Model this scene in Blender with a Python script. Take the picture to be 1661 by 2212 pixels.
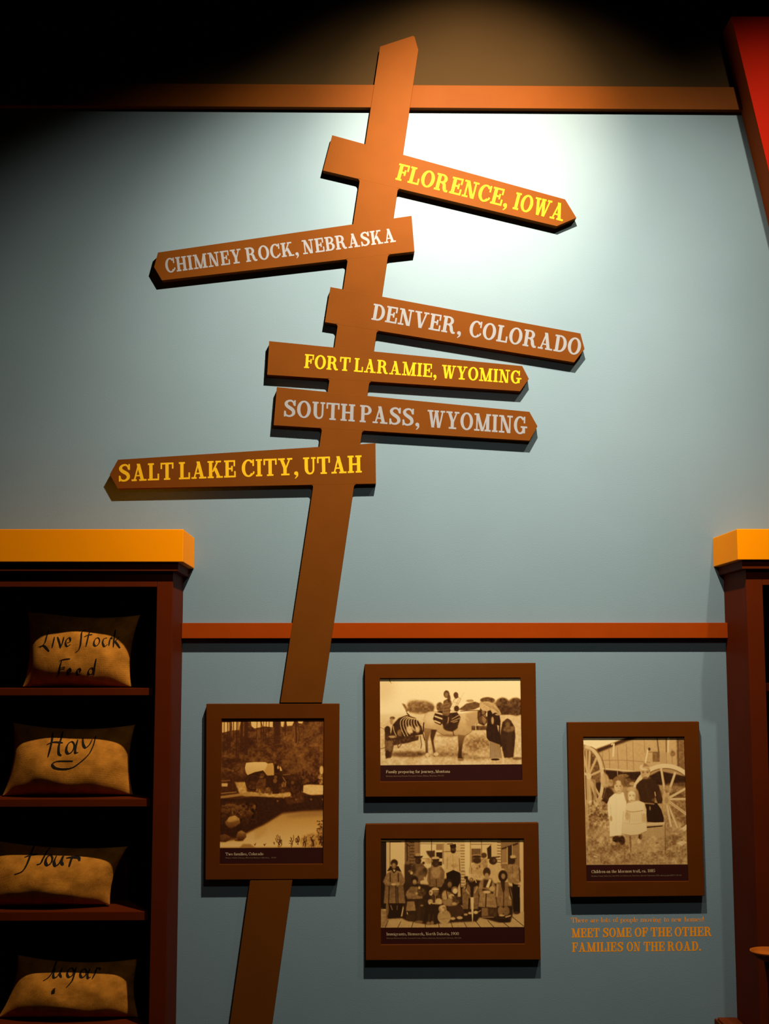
import bpy, bmesh, math
import numpy as np
from mathutils import Vector, Matrix
from mathutils.bvhtree import BVHTree

for _o in list(bpy.data.objects):
    bpy.data.objects.remove(_o)
SC = bpy.context.scene
COL = SC.collection

# ------------------------------------------------------------------ camera
PW, PH = 1661.0, 2212.0
FPX = 2891.1
YAW, PITCH, ROLL = 0.0170594, 0.1178363, -0.0010637
CAM = np.array([0.0, -4.8, 1.55])


def cam_axes():
    cy, sy, cp, sp = math.cos(YAW), math.sin(YAW), math.cos(PITCH), math.sin(PITCH)
    f = np.array([sy * cp, cy * cp, sp])
    r = np.array([cy, -sy, 0.0])
    u = np.cross(r, f)
    cr, sr = math.cos(ROLL), math.sin(ROLL)
    return cr * r + sr * u, -sr * r + cr * u, f


AX_R, AX_U, AX_F = cam_axes()
cd = bpy.data.cameras.new('camera')
cam = bpy.data.objects.new('camera', cd)
COL.objects.link(cam)
cam.matrix_world = Matrix(((AX_R[0], AX_U[0], -AX_F[0], CAM[0]),
                           (AX_R[1], AX_U[1], -AX_F[1], CAM[1]),
                           (AX_R[2], AX_U[2], -AX_F[2], CAM[2]),
                           (0, 0, 0, 1)))
cd.sensor_fit = 'VERTICAL'
cd.sensor_height = 24.0
cd.lens = 24.0 * FPX / PH
cd.clip_start = 0.05
SC.camera = cam

# ------------------------------------------------------------------ world, lights, exposure
w = bpy.data.worlds.new('world')
SC.world = w
w.use_nodes = True
w.node_tree.nodes['Background'].inputs[0].default_value = (0.5, 0.6, 0.8, 1)
w.node_tree.nodes['Background'].inputs[1].default_value = 0.002

WARM = (1.0, 0.84, 0.60)


def spot(name, loc, yaw, pit, half, blend, watts, size=0.03, color=WARM):
    l = bpy.data.lights.new(name, 'SPOT')
    l.energy = watts
    l.color = color
    l.spot_size = 2 * half
    l.spot_blend = blend
    l.shadow_soft_size = size
    o = bpy.data.objects.new(name, l)
    COL.objects.link(o)
    o.location = loc
    d = Vector((math.sin(yaw) * math.cos(pit), math.cos(yaw) * math.cos(pit), -math.sin(pit)))
    o.rotation_euler = d.to_track_quat('-Z', 'Y').to_euler()
    return o


# track lamps high in front of the wall: three aimed from one point over the sign, one over the right cabinet, a weak one further out
TRACK = (0.420, -1.62, 4.22)
spot('track_spot_wide', TRACK, -0.010, 0.677, 0.645, 1.0, 423)
spot('track_spot_narrow', TRACK, -0.010, 0.415, 0.365, 1.0, 470, color=(1.0, 0.70, 0.42))
spot('track_spot_down', TRACK, -0.330, 0.960, 0.780, 1.0, 400)
spot('track_spot_right', (1.515, -1.65, 4.267), 0.04, 0.84, 0.66, 1.0, 190)
spot('track_spot_far', (0.287, -2.40, 2.99), 0.10, 0.62, 0.66, 1.0, 30, size=0.05, color=(1.0, 0.92, 0.72))

vs = SC.view_settings
vs.view_transform = 'Standard'
vs.look = 'None'
vs.exposure = 0.0
vs.gamma = 1.0
vs.use_curve_mapping = False


# ------------------------------------------------------------------ helpers
def P(px, py, d=0.0):
    """photo pixel -> world point on the plane d metres in front of the wall (wall is y = 0)"""
    v = AX_R * ((px - PW / 2) / FPX) - AX_U * ((py - PH / 2) / FPX) + AX_F
    k = (-d - CAM[1]) / v[1]
    return CAM + k * v


def XZ(px, py, d=0.0):
    p = P(px, py, d)
    return (p[0], p[2])


def pxray(px, py):
    v = AX_R * ((px - PW / 2) / FPX) - AX_U * ((py - PH / 2) / FPX) + AX_F
    return Vector(CAM), Vector(v).normalized()


def tag(o, label=None, cat=None, group=None, kind=None):
    if label: o['label'] = label
    if cat: o['category'] = cat
    if group: o['group'] = group
    if kind: o['kind'] = kind
    return o


def empty(name, loc):
    o = bpy.data.objects.new(name, None)
    COL.objects.link(o)
    o.location = loc
    o.empty_display_size = 0.1
    return o


def link_mesh(name, me, mat, parent=None):
    o = bpy.data.objects.new(name, me)
    COL.objects.link(o)
    if mat is not None:
        me.materials.append(mat)
    if parent is not None:
        o.parent = parent
        base = parent
        loc = Vector(parent.location)
        while base.parent is not None:
            base = base.parent
            loc += base.location
        me.transform(Matrix.Translation(-loc))
    return o


def from_bm(name, bm, mat, parent=None, bevel=0.0, smooth=False):
    bmesh.ops.recalc_face_normals(bm, faces=bm.faces)
    me = bpy.data.meshes.new(name)
    bm.to_mesh(me)
    bm.free()
    if smooth:
        for p in me.polygons:
            p.use_smooth = True
    o = link_mesh(name, me, mat, parent)
    if bevel > 0:
        b = o.modifiers.new('bevel', 'BEVEL')
        b.width = bevel
        b.segments = 2
        b.limit_method = 'ANGLE'
        b.angle_limit = math.radians(40)
    return o


def prism(bm, pts, d0, d1):
    """polygon of world (x,z) points pushed from depth d0 to depth d1 in front of the wall"""
    a = [bm.verts.new((x, -d0, z)) for x, z in pts]
    b = [bm.verts.new((x, -d1, z)) for x, z in pts]
    n = len(pts)
    bm.faces.new(a)
    bm.faces.new(list(reversed(b)))
    for i in range(n):
        j = (i + 1) % n
        bm.faces.new((a[i], a[j], b[j], b[i]))


def box(bm, x0, x1, d0, d1, z0, z1):
    prism(bm, [(x0, z0), (x1, z0), (x1, z1), (x0, z1)], d0, d1)


# ------------------------------------------------------------------ materials
def mat(name, col, rough=0.6, noise=0.0, nscale=8.0, bump=0.0, bscale=200.0, spec=0.5, stretch=None):
    m = bpy.data.materials.new(name)
    m.use_nodes = True
    nt = m.node_tree
    bs = nt.nodes['Principled BSDF']
    bs.inputs['Base Color'].default_value = (*col, 1)
    bs.inputs['Roughness'].default_value = rough
    bs.inputs['Specular IOR Level'].default_value = spec
    tc = nt.nodes.new('ShaderNodeTexCoord')
    src = tc.outputs['Object']
    if stretch:
        mp = nt.nodes.new('ShaderNodeMapping')
        mp.inputs['Scale'].default_value = stretch
        nt.links.new(src, mp.inputs['Vector'])
        src = mp.outputs['Vector']
    if noise > 0:
        n = nt.nodes.new('ShaderNodeTexNoise')
        n.inputs['Scale'].default_value = nscale
        n.inputs['Detail'].default_value = 5
        nt.links.new(src, n.inputs['Vector'])
        r = nt.nodes.new('ShaderNodeMapRange')
        r.inputs['From Min'].default_value = 0.3
        r.inputs['From Max'].default_value = 0.7
        r.inputs['To Min'].default_value = 1 - noise
        r.inputs['To Max'].default_value = 1 + noise
        nt.links.new(n.outputs['Fac'], r.inputs['Value'])
        v = nt.nodes.new('ShaderNodeVectorMath')
        v.operation = 'SCALE'
        v.inputs[0].default_value = col
        nt.links.new(r.outputs['Result'], v.inputs['Scale'])
        nt.links.new(v.outputs['Vector'], bs.inputs['Base Color'])
    if bump > 0:
        n2 = nt.nodes.new('ShaderNodeTexNoise')
        n2.inputs['Scale'].default_value = bscale
        n2.inputs['Detail'].default_value = 3
        nt.links.new(src, n2.inputs['Vector'])
        b = nt.nodes.new('ShaderNodeBump')
        b.inputs['Strength'].default_value = bump
        b.inputs['Distance'].default_value = 0.002
        nt.links.new(n2.outputs['Fac'], b.inputs['Height'])
        nt.links.new(b.outputs['Normal'], bs.inputs['Normal'])
    return m


M_WALL = mat('blue_wall_paint', (0.166, 0.245, 0.318), 0.7, noise=0.03, nscale=3, bump=0.25, bscale=260, spec=0.03)
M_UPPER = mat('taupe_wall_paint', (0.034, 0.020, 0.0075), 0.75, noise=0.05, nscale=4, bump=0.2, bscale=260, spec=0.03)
M_BROWN = mat('brown_sign_paint', (0.117, 0.034, 0.004), 0.5, noise=0.05, nscale=9, bump=0.12, bscale=180, spec=0.02)
M_BEAM = mat('brown_beam_paint', (0.115, 0.032, 0.004), 0.5, noise=0.05, nscale=9, bump=0.12, bscale=180, spec=0.02)
M_RAIL = mat('rust_rail_paint', (0.270, 0.038, 0.002), 0.55, noise=0.05, nscale=9, bump=0.1, bscale=180, spec=0.02)
M_FRAME = mat('dark_brown_frame_paint', (0.094, 0.023, 0.002), 0.55, noise=0.05, nscale=12, bump=0.1, bscale=180, spec=0.02)
M_CAB = mat('red_brown_cabinet_paint', (0.100, 0.014, 0.002), 0.55, noise=0.06, nscale=7, bump=0.1, bscale=150, spec=0.02)
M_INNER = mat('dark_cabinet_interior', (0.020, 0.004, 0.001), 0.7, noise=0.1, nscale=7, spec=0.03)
M_YEL = mat('amber_cornice_paint', (1.000, 0.315, 0.001), 0.5, noise=0.02, nscale=8, bump=0.08, bscale=180, spec=0.02)
M_RED = mat('red_board_paint', (0.440, 0.011, 0.001), 0.5, noise=0.04, nscale=6, spec=0.02)
M_REDSIDE = mat('rust_board_edge_paint', (0.300, 0.055, 0.006), 0.55, noise=0.05, nscale=6, spec=0.02)
M_LYEL = mat('yellow_lettering_paint', (0.600, 0.360, 0.012), 0.5, noise=0.02, spec=0.03)
M_LGREY = mat('grey_lettering_paint', (0.215, 0.225, 0.262), 0.5, noise=0.02, spec=0.03)
M_LORG = mat('orange_lettering_vinyl', (1.000, 0.340, 0.004), 0.5, noise=0.02, spec=0.03)
M_CAPT = mat('cream_caption_print', (0.620, 0.470, 0.280), 0.6, noise=0.02, spec=0.1)
M_CREDIT = mat('dim_credit_print', (0.230, 0.160, 0.090), 0.6, noise=0.02, spec=0.1)
M_INK = mat('black_brush_ink', (0.012, 0.008, 0.005), 0.8, noise=0.1, spec=0.1)
M_FLOOR = mat('dark_carpet', (0.020, 0.018, 0.016), 0.95, noise=0.2, nscale=60, spec=0.1)
M_DARK = mat('black_room_paint', (0.010, 0.009, 0.008), 0.9, noise=0.1, nscale=3, spec=0.1)
M_BOWL = mat('turned_bowl_wood', (0.450, 0.110, 0.010), 0.5, noise=0.2, nscale=14, spec=0.02, stretch=(1, 1, 4))
M_LEDGE = mat('rail_cap_wood', (0.110, 0.021, 0.004), 0.5, noise=0.12, nscale=12, spec=0.02, stretch=(6, 1, 1))


def burlap():
    m = bpy.data.materials.new('burlap_weave')
    m.use_nodes = True
    nt = m.node_tree
    L = nt.links
    bs = nt.nodes['Principled BSDF']
    bs.inputs['Roughness'].default_value = 0.9
    bs.inputs['Specular IOR Level'].default_value = 0.1
    uv = nt.nodes.new('ShaderNodeUVMap')
    outs = []
    for ax in ('X', 'Y'):
        wv = nt.nodes.new('ShaderNodeTexWave')
        wv.wave_type = 'BANDS'
        wv.bands_direction = ax
        wv.inputs['Scale'].default_value = 38
        wv.inputs['Distortion'].default_value = 2.6
        wv.inputs['Detail'].default_value = 2
        wv.inputs['Detail Scale'].default_value = 3
        L.new(uv.outputs['UV'], wv.inputs['Vector'])
        outs.append(wv.outputs['Fac'])
    mx = nt.nodes.new('ShaderNodeMath')
    mx.operation = 'MULTIPLY'
    L.new(outs[0], mx.inputs[0])
    L.new(outs[1], mx.inputs[1])
    nz = nt.nodes.new('ShaderNodeTexNoise')
    nz.inputs['Scale'].default_value = 7
    nz.inputs['Detail'].default_value = 6
    L.new(uv.outputs['UV'], nz.inputs['Vector'])
    ad = nt.nodes.new('ShaderNodeMath')
    ad.operation = 'MULTIPLY_ADD'
    ad.inputs[1].default_value = 0.30
    L.new(mx.outputs[0], ad.inputs[0])
    L.new(nz.outputs['Fac'], ad.inputs[2])
    rp = nt.nodes.new('ShaderNodeValToRGB')
    rp.color_ramp.elements[0].position = 0.25
    rp.color_ramp.elements[0].color = (0.30, 0.105, 0.009, 1)
    rp.color_ramp.elements[1].position = 0.88
    rp.color_ramp.elements[1].color = (0.74, 0.28, 0.032, 1)
    L.new(ad.outputs[0], rp.inputs['Fac'])
    L.new(rp.outputs['Color'], bs.inputs['Base Color'])
    b = nt.nodes.new('ShaderNodeBump')
    b.inputs['Strength'].default_value = 0.5
    b.inputs['Distance'].default_value = 0.003
    L.new(mx.outputs[0], b.inputs['Height'])
    L.new(b.outputs['Normal'], bs.inputs['Normal'])
    return m


M_BURLAP = burlap()


def print_mat(name):
    m = bpy.data.materials.new(name)
    m.use_nodes = True
    nt = m.node_tree
    bs = nt.nodes['Principled BSDF']
    at = nt.nodes.new('ShaderNodeVertexColor')
    at.layer_name = 'print'
    nt.links.new(at.outputs['Color'], bs.inputs['Base Color'])
    bs.inputs['Roughness'].default_value = 0.6
    bs.inputs['Specular IOR Level'].default_value = 0.15
    return m


M_PRINT = print_mat('sepia_print')

# ------------------------------------------------------------------ room shell
RX0, RX1, RY, RZ = -2.7, 2.9, -6.6, 4.95
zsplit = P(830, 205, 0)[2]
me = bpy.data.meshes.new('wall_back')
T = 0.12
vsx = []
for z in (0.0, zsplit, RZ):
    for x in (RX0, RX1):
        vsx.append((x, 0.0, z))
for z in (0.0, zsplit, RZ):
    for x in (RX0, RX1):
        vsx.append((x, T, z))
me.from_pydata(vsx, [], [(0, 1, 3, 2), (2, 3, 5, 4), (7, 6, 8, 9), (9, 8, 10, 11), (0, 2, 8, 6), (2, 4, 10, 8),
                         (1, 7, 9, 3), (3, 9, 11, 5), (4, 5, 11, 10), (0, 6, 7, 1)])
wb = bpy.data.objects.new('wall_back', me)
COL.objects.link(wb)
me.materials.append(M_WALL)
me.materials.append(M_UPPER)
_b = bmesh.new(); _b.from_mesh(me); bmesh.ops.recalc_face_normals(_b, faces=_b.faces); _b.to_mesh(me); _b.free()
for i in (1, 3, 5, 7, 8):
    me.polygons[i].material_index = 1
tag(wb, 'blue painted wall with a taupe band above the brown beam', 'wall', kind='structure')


def shell(name, x0, x1, y0, y1, z0, z1, m, label, cat):
    bm = bmesh.new()
    box(bm, x0, x1, -y0, -y1, z0, z1)
    return tag(from_bm(name, bm, m), label, cat, kind='structure')


shell('floor', RX0, RX1, RY, 0.12, -0.1, 0.0, M_FLOOR, 'dark carpet floor below the display wall', 'floor')
shell('ceiling', RX0, RX1, RY, 0.12, RZ, RZ + 0.1, M_DARK, 'black ceiling above the lamps', 'ceiling')
shell('wall_left', RX0 - 0.1, RX0, RY, 0.12, 0, RZ, M_DARK, 'black side wall left of the left cabinet', 'wall')
shell('wall_right', RX1, RX1 + 0.1, RY, 0.12, 0, RZ, M_DARK, 'black side wall right of the right cabinet', 'wall')
shell('wall_front', RX0, RX1, RY - 0.1, RY, 0, RZ, M_DARK, 'black wall facing the display wall', 'wall')

# depths in front of the wall
D_SIGN, D_BEAM, D_RAIL, D_FRAME = 0.033, 0.028, 0.031, 0.031

# ------------------------------------------------------------------ signpost outline (photo pixels)
PL = ((821, 100.5), (605.5, 1519))      # left edge of the post
PR = ((903.5, 108), (695.5, 1519))      # right edge


def on(line, y):
    (x0, y0), (x1, y1) = line
    return x0 + (x1 - x0) * (y - y0) / (y1 - y0)


# the brown beam and the rust chair rail stop either side of the post
def two_piece(name, ytop, ybot, xl, xr, d, m, label):
    bm = bmesh.new()
    (tl, tr), (bl, br) = ytop, ybot

    def yt(x): return tl + (tr - tl) * x / PW
    def yb(x): return bl + (br - bl) * x / PW
    zt = P(830, yt(830), d)[2]
    zb = P(830, yb(830), d)[2]
    for side in (0, 1):
        ln = PL if side == 0 else PR
        ya, yc = yt(830), yb(830)
        xt, xb = P(on(ln, ya), ya, d)[0], P(on(ln, yc), yc, d)[0]
        if side == 0:
            pts = [(xl, zb), (xb, zb), (xt, zt), (xl, zt)]
        else:
            pts = [(xb, zb), (xr, zb), (xr, zt), (xt, zt)]
        prism(bm, pts, 0.0, d)
    return tag(from_bm(name, bm, m, bevel=0.0012), label, 'trim', kind='structure')


two_piece('trim_1', (181, 185.5), (227.2, 237.2), RX0, RX1, D_BEAM, M_BEAM, 'brown beam along the top of the blue wall')
xcl = P(395.2, 1350, 0)[0]
xcr = P(1566.5, 1350, 0)[0]
two_piece('trim_2', (1347.3, 1343.6), (1380.8, 1376.8), xcl, xcr, D_RAIL, M_RAIL,
          'rust red chair rail between the two cabinets')


# ------------------------------------------------------------------ lettering: own slab and roman letterforms
def cat_rom(pts, n=6):
    pts = [np.array(p, float) for p in pts]
    out = []
    for i in range(len(pts) - 1):
        p0 = pts[max(i - 1, 0)]; p1 = pts[i]; p2 = pts[i + 1]; p3 = pts[min(i + 2, len(pts) - 1)]
        for k in range(n):
            t = k / n
            out.append(0.5 * ((2 * p1) + (p2 - p0) * t + (2 * p0 - 5 * p1 + 4 * p2 - p3) * t * t + (3 * p1 - p0 - 3 * p2 + p3) * t ** 3))
    out.append(pts[-1])
    return out


def stroke(pts, n=5):
    c = cat_rom(pts, n)
    L, R = [], []
    for i, p in enumerate(c):
        a = c[max(i - 1, 0)][:2]; b = c[min(i + 1, len(c) - 1)][:2]
        t = b - a
        t = t / (np.hypot(*t) + 1e-9)
        nn = np.array([-t[1], t[0]]) * p[2] / 2
        L.append(tuple(p[:2] + nn)); R.append(tuple(p[:2] - nn))
    return [[L[i], L[i + 1], R[i + 1], R[i]] for i in range(len(c) - 1)]


def arc(cx, cy, rx, ry, a0, a1, s, h):
    n = max(6, int(abs(a1 - a0) / 14))
    o, q = [], []
    for i in range(n + 1):
        a = math.radians(a0 + (a1 - a0) * i / n)
        o.append((cx + rx * math.cos(a), cy + ry * math.sin(a)))
        q.append((cx + (rx - s) * math.cos(a), cy + (ry - h) * math.sin(a)))
    return [[o[i], o[i + 1], q[i + 1], q[i]] for i in range(n)]


def R(x0, y0, x1, y1):
    return [[(x0, y0), (x1, y0), (x1, y1), (x0, y1)]]


def D(x0, y0, x1, y1, w_):
    return [[(x0, y0), (x0 + w_, y0), (x1 + w_, y1), (x1, y1)]]


def disc(cx, cy, r):
    return [[(cx + r * math.cos(a), cy + r * math.sin(a)) for a in np.linspace(0, 2 * math.pi, 11)[:-1]]]


SLAB = dict(s=0.19, h=0.10, sl=0.10, e=0.08)
ROMAN = dict(s=0.118, h=0.055, sl=0.05, e=0.07)


def glyph(c, st):
    s, h, sl, e = st['s'], st['h'], st['sl'], st['e']
    k = 0.85 if s < 0.18 else 1.0      # roman terminals are lighter
    t9 = 0.09 * k
    X = 0.64

    def foot(x, w_=None): return R(x - e, 0, x + (w_ or s) + e, sl)
    def head(x, w_=None, y=1.0): return R(x - e, y - sl, x + (w_ or s) + e, y)
    if c == ' ': return [], 0.30
    if c == 'I': return R(e, 0, e + s, 1) + foot(e) + head(e), s + 2 * e
    if c == 'H':
        x2 = e + 0.45
        return R(e, 0, e + s, 1) + R(x2, 0, x2 + s, 1) + R(e + s, 0.45, x2, 0.45 + h) + foot(e) + head(e) + foot(x2) + head(x2), x2 + s + e
    if c == 'C': return arc(0.38, 0.5, 0.38, 0.515, 42, 318, s, h) + R(0.60, 0.62, 0.60 + t9, 1.0) + stroke([(0.64, 0.16, h), (0.69, 0.30, h * .9)], 1), 0.72
    if c == 'G': return arc(0.38, 0.5, 0.38, 0.515, 42, 318, s, h) + R(0.60, 0.62, 0.60 + t9, 1.0) + R(0.52, 0.05, 0.52 + s * .9, 0.45) + R(0.42, 0.40 - sl / 2, 0.82, 0.40 + sl / 2), 0.82
    if c == 'O': return arc(0.39, 0.5, 0.39, 0.515, 0, 360, s, h), 0.78
    if c == 'D': return R(e, 0, e + s, 1) + R(0, 0, e + s + .1, sl) + R(0, 1 - sl, e + s + .1, 1) + arc(e + s + .06, 0.5, 0.40, 0.5, -90, 90, s, h), e + s + .46
    if c == 'P': return R(e, 0, e + s, 1) + foot(e) + R(0, 1 - sl, e + s + .1, 1) + R(e + s, .44, e + s + .1, .44 + h) + arc(e + s + .09, 0.72, 0.31, 0.28, -90, 90, s * .95, h), e + s + .40
    if c == 'B': return R(e, 0, e + s, 1) + R(0, 0, e + s + .1, sl) + R(0, 1 - sl, e + s + .1, 1) + R(e + s, .47, e + s + .1, .47 + h) + arc(e + s + .08, 0.755, 0.29, 0.245, -90, 90, s * .9, h) + arc(e + s + .09, 0.285, 0.33, 0.285, -90, 90, s, h), e + s + .42
    if c == 'R': return R(e, 0, e + s, 1) + foot(e) + R(0, 1 - sl, e + s + .1, 1) + R(e + s, .46, e + s + .1, .46 + h) + arc(e + s + .08, 0.73, 0.30, 0.27, -90, 90, s * .95, h) + stroke([(.40, .52, s * .8), (.52, .42, s * .9), (.58, .2, s), (.66, .06, s * .8), (.80, .06, h)], 4), 0.84
    if c == 'S': return stroke([(.60, .70, .11 * k), (.555, .85, .11 * k), (.45, .94, .11 * k), (.33, .955, .11 * k), (.20, .90, s * .7), (.13, .78, s * .95), (.18, .65, s * 1.02), (.32, .55, s * 1.08), (.46, .46, s * 1.08), (.555, .35, s * 1.02), (.565, .21, s * .95), (.48, .10, s * .7), (.35, .045, .11 * k), (.21, .06, .11 * k), (.11, .15, .11 * k), (.08, .30, .11 * k)], 3) + R(.575, .66, .575 + t9, 1.0) + R(.03, 0, .03 + t9, .34), 0.68
    if c == 'U': return stroke([(e + s / 2, 1, s), (e + s / 2, .36, s), (.22, .17, s * .85), (.31, .07, h * 1.2), (.41, .055, h), (.51, .10, h), (.57, .22, h), (.585, .38, h), (.585, 1, h)], 4) + head(e) + R(.45, 1 - sl, .72, 1), 0.72
    if c == 'T': return R(.37 - s / 2, 0, .37 + s / 2, 1) + R(.19, 0, .55, sl) + R(0, 1 - h, .74, 1) + R(0, .64, t9, 1) + R(.74 - t9, .64, .74, 1), 0.74
    if c == 'E': return R(e, 0, e + s, 1) + R(0, 0, .67, h) + R(0, 1 - h, .64, 1) + R(e + s, .46, .47, .46 + h) + R(.67 - t9, 0, .67, .36) + R(.64 - t9, .64, .64, 1) + R(.41, .35, .41 + t9, .67), 0.68
    if c == 'F': return R(e, 0, e + s, 1) + foot(e) + R(0, 1 - h, .64, 1) + R(e + s, .46, .47, .46 + h) + R(.64 - t9, .62, .64, 1) + R(.41, .34, .41 + t9, .68), 0.65
    if c == 'L': return R(e, 0, e + s, 1) + head(e) + R(0, 0, .64, h) + R(.64 - t9, 0, .64, .38), 0.65
    if c == 'A': return D(.11, 0, .37, 1, t9) + D(.54, 0, .29, 1, s) + R(.2, .27, .62, .27 + h * .8) + R(0, 0, .30, sl) + R(.44, 0, .86, sl), 0.86
    if c == 'V': return D(.32, 0, .09, 1, s) + D(.40, 0, .64, 1, t9) + R(0, 1 - sl, .40, 1) + R(.52, 1 - sl, .84, 1), 0.84
    if c == 'W': return D(.26, 0, .08, 1, s * .9) + D(.33, 0, .47, 1, t9) + D(.62, 0, .45, 1, s * .9) + D(.70, 0, .90, 1, t9) + R(0, 1 - sl, .36, 1) + R(.42, 1 - sl, .70, 1) + R(.80, 1 - sl, 1.08, 1), 1.08
    if c == 'Y': return D(.29, .42, .08, 1, s) + D(.40, .42, .62, 1, t9) + R(.29, 0, .29 + s, .5) + R(.17, 0, .63, sl) + R(0, 1 - sl, .38, 1) + R(.51, 1 - sl, .80, 1), 0.80
    if c == 'N': return R(.12, 0, .12 + t9, 1) + R(.62, 0, .62 + t9, 1) + D(.51, 0, .09, 1, s) + R(0, 0, .34, sl) + R(0, 1 - sl, .28, 1) + R(.50, 1 - sl, .84, 1), 0.84
    if c == 'M': return R(.12, 0, .12 + t9, 1) + R(.73, 0, .73 + s, 1) + D(.41, 0, .10, 1, s * .95) + D(.48, 0, .76, 1, t9) + R(0, 0, .33, sl) + R(.64, 0, 1.02, sl) + R(0, 1 - sl, .3, 1) + R(.74, 1 - sl, 1.02, 1), 1.02
    if c == 'K': return R(e, 0, e + s, 1) + foot(e) + head(e) + D(e + s - .02, .36, .55, 1, t9 * 1.1) + D(.57, 0, .33, .60, s) + R(.46, 1 - sl, .78, 1) + R(.50, 0, .88, sl), 0.88
    if c == ',': return disc(.13, .10, .115) + stroke([(.19, .10, .1), (.19, -.05, .09), (.07, -.20, .04)], 3), 0.26
    if c == '.': return disc(.13, .10, .11), 0.26
    if c == '-': return R(.04, .3, .34, .38), 0.38
    if c == '#': return R(.1, 0, .18, 1) + R(.36, 0, .44, 1) + R(0, .3, .54, .38) + R(0, .62, .54, .7), 0.56
    if c == '!': return disc(.12, .08, .085) + D(.09, .25, .05, 1, .06) + D(.12, .25, .12, 1, .07), 0.24
    # figures
    if c == '0': return arc(.28, .5, .28, .5, 0, 360, s, h), 0.58
    if c == '1': return R(.16, 0, .16 + s, 1) + R(.04, 0, .42, sl) + D(.04, .82, .12, 1, .1), 0.44
    if c == '2': return stroke([(.06, .72, s), (.14, .92, h), (.30, .95, h), (.42, .75, s), (.30, .45, s), (.08, .07, h)], 3) + R(.05, 0, .50, s * .8), 0.52
    if c == '3': return stroke([(.06, .8, s), (.22, .96, h), (.38, .76, s), (.2, .55, h), (.42, .28, s), (.24, .03, h), (.05, .16, s)], 3), 0.50
    if c in '69':
        g = arc(.27, .32, .26, .32, 0, 360, s, h) + stroke([(.08, .34, s), (.14, .7, s), (.38, .97, h)], 3)
        if c == '9': g = [[(.54 - x, 1 - y) for x, y in p] for p in g]
        return g, 0.56
    if c == '7': return R(.03, 1 - s * .8, .50, 1) + D(.14, 0, .40, .95, s), 0.52
    if c == '8': return arc(.28, .26, .27, .27, 0, 360, s, h) + arc(.28, .75, .23, .25, 0, 360, s * .9, h), 0.58
    if c == '5': return R(.08, .55, .08 + h, 1) + R(.08, 1 - s * .7, .46, 1) + stroke([(.10, .55, h), (.28, .62, h), (.44, .36, s), (.30, .05, h), (.05, .10, s)], 3), 0.52
    if c == '4': return R(.32, 0, .32 + s, 1) + D(.02, .26, .34, 1, h) + R(.02, .24, .56, .24 + h * 1.2), 0.58
    # lower case
    def arch(x): return stroke([(x, X * .72, h), (x + .12, X * .96, h * 1.2), (x + .22, X * .9, s * .8), (x + .26, X * .66, s), (x + .26, 0, s)], 3) + R(x + .26 - s / 2 - e * .7, 0, x + .26 + s / 2 + e * .7, sl)
    def flag(x, y): return R(x - e, y - sl, x + .01, y)
    if c == 'a': return arc(.22, .18, .21, .19, 0, 360, s * .9, h) + R(.33, .02, .33 + s, X * .75) + stroke([(.08, .50, s * .8), (.18, X - .02, h), (.32, X - .04, s * .6), (.395, X * .7, s)], 3) + R(.33, 0, .53, sl), 0.54
    if c == 'b': return R(e, 0, e + s, 1) + flag(e, 1) + arc(e + .25, X / 2, .26, X / 2 + .01, 0, 360, s, h), e + .53
    if c == 'c': return arc(.25, X / 2, .25, X / 2 + .01, 45, 315, s, h) + disc(.40, .50, s * .55), 0.46
    if c == 'd': return R(.36, 0, .36 + s, 1) + flag(.36, 1) + R(.36, 0, .56, sl) + arc(.25, X / 2, .25, X / 2 + .01, 0, 360, s, h), 0.56
    if c == 'e': return arc(.25, X / 2, .25, X / 2 + .01, 0, 315, s, h) + R(.08, X / 2, .49, X / 2 + h), 0.50
    if c == 'f': return R(.12, 0, .12 + s, .8) + stroke([(.12 + s / 2, .78, s), (.22, .93, s * .7), (.34, .97, h), (.40, .88, s * .8)], 3) + R(.0, X - sl, .38, X) + R(.04, 0, .36, sl), 0.36
    if c == 'g': return arc(.24, .41, .20, .22, 0, 360, s * .8, h) + arc(.25, -.10, .24, .15, 0, 360, s * .7, h * .9) + stroke([(.12, .24, h), (.08, .12, s * .6), (.2, .05, h)], 3) + R(.38, X - .07, .52, X), 0.52
    if c == 'h': return R(e, 0, e + s, 1) + R(0, 0, e + s + e * .7, sl) + flag(e, 1) + arch(e + s), e + s + .26 + s / 2 + e * .7
    if c == 'i': return R(e, 0, e + s, X) + foot(e) + flag(e, X) + disc(e + s / 2, .86, s * .62), s + 2 * e
    if c == 'j': return stroke([(e + s / 2, X, s), (e + s / 2, -.05, s), (e - .02, -.24, h), (-.06, -.18, s * .7)], 3) + flag(e, X) + disc(e + s / 2, .86, s * .62), s + 1.6 * e
    if c == 'k': return R(e, 0, e + s, 1) + foot(e) + flag(e, 1) + D(e + s, .24, .40, X, h) + D(.40, 0, .22, .40, s) + R(.34, 0, .58, sl) + R(.30, X - sl, .52, X), 0.57
    if c == 'l': return R(e, 0, e + s, 1) + foot(e) + flag(e, 1), s + 2 * e
    if c == 'm': return R(e, 0, e + s, X) + R(0, 0, e + s + e * .7, sl) + flag(e, X) + arch(e + s) + arch(e + s + .26 + s / 2), e + 1.5 * s + .52 + s / 2 + e * .7
    if c == 'n': return R(e, 0, e + s, X) + R(0, 0, e + s + e * .7, sl) + flag(e, X) + arch(e + s), e + s + .26 + s / 2 + e * .7
    if c == 'o': return arc(.26, X / 2, .26, X / 2 + .01, 0, 360, s, h), 0.53
    if c == 'p': return R(e, -.28, e + s, X) + R(0, -.28, e + s + e, -.28 + sl) + flag(e, X) + arc(e + .25, X / 2, .26, X / 2 + .01, 0, 360, s, h), e + .53
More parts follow.
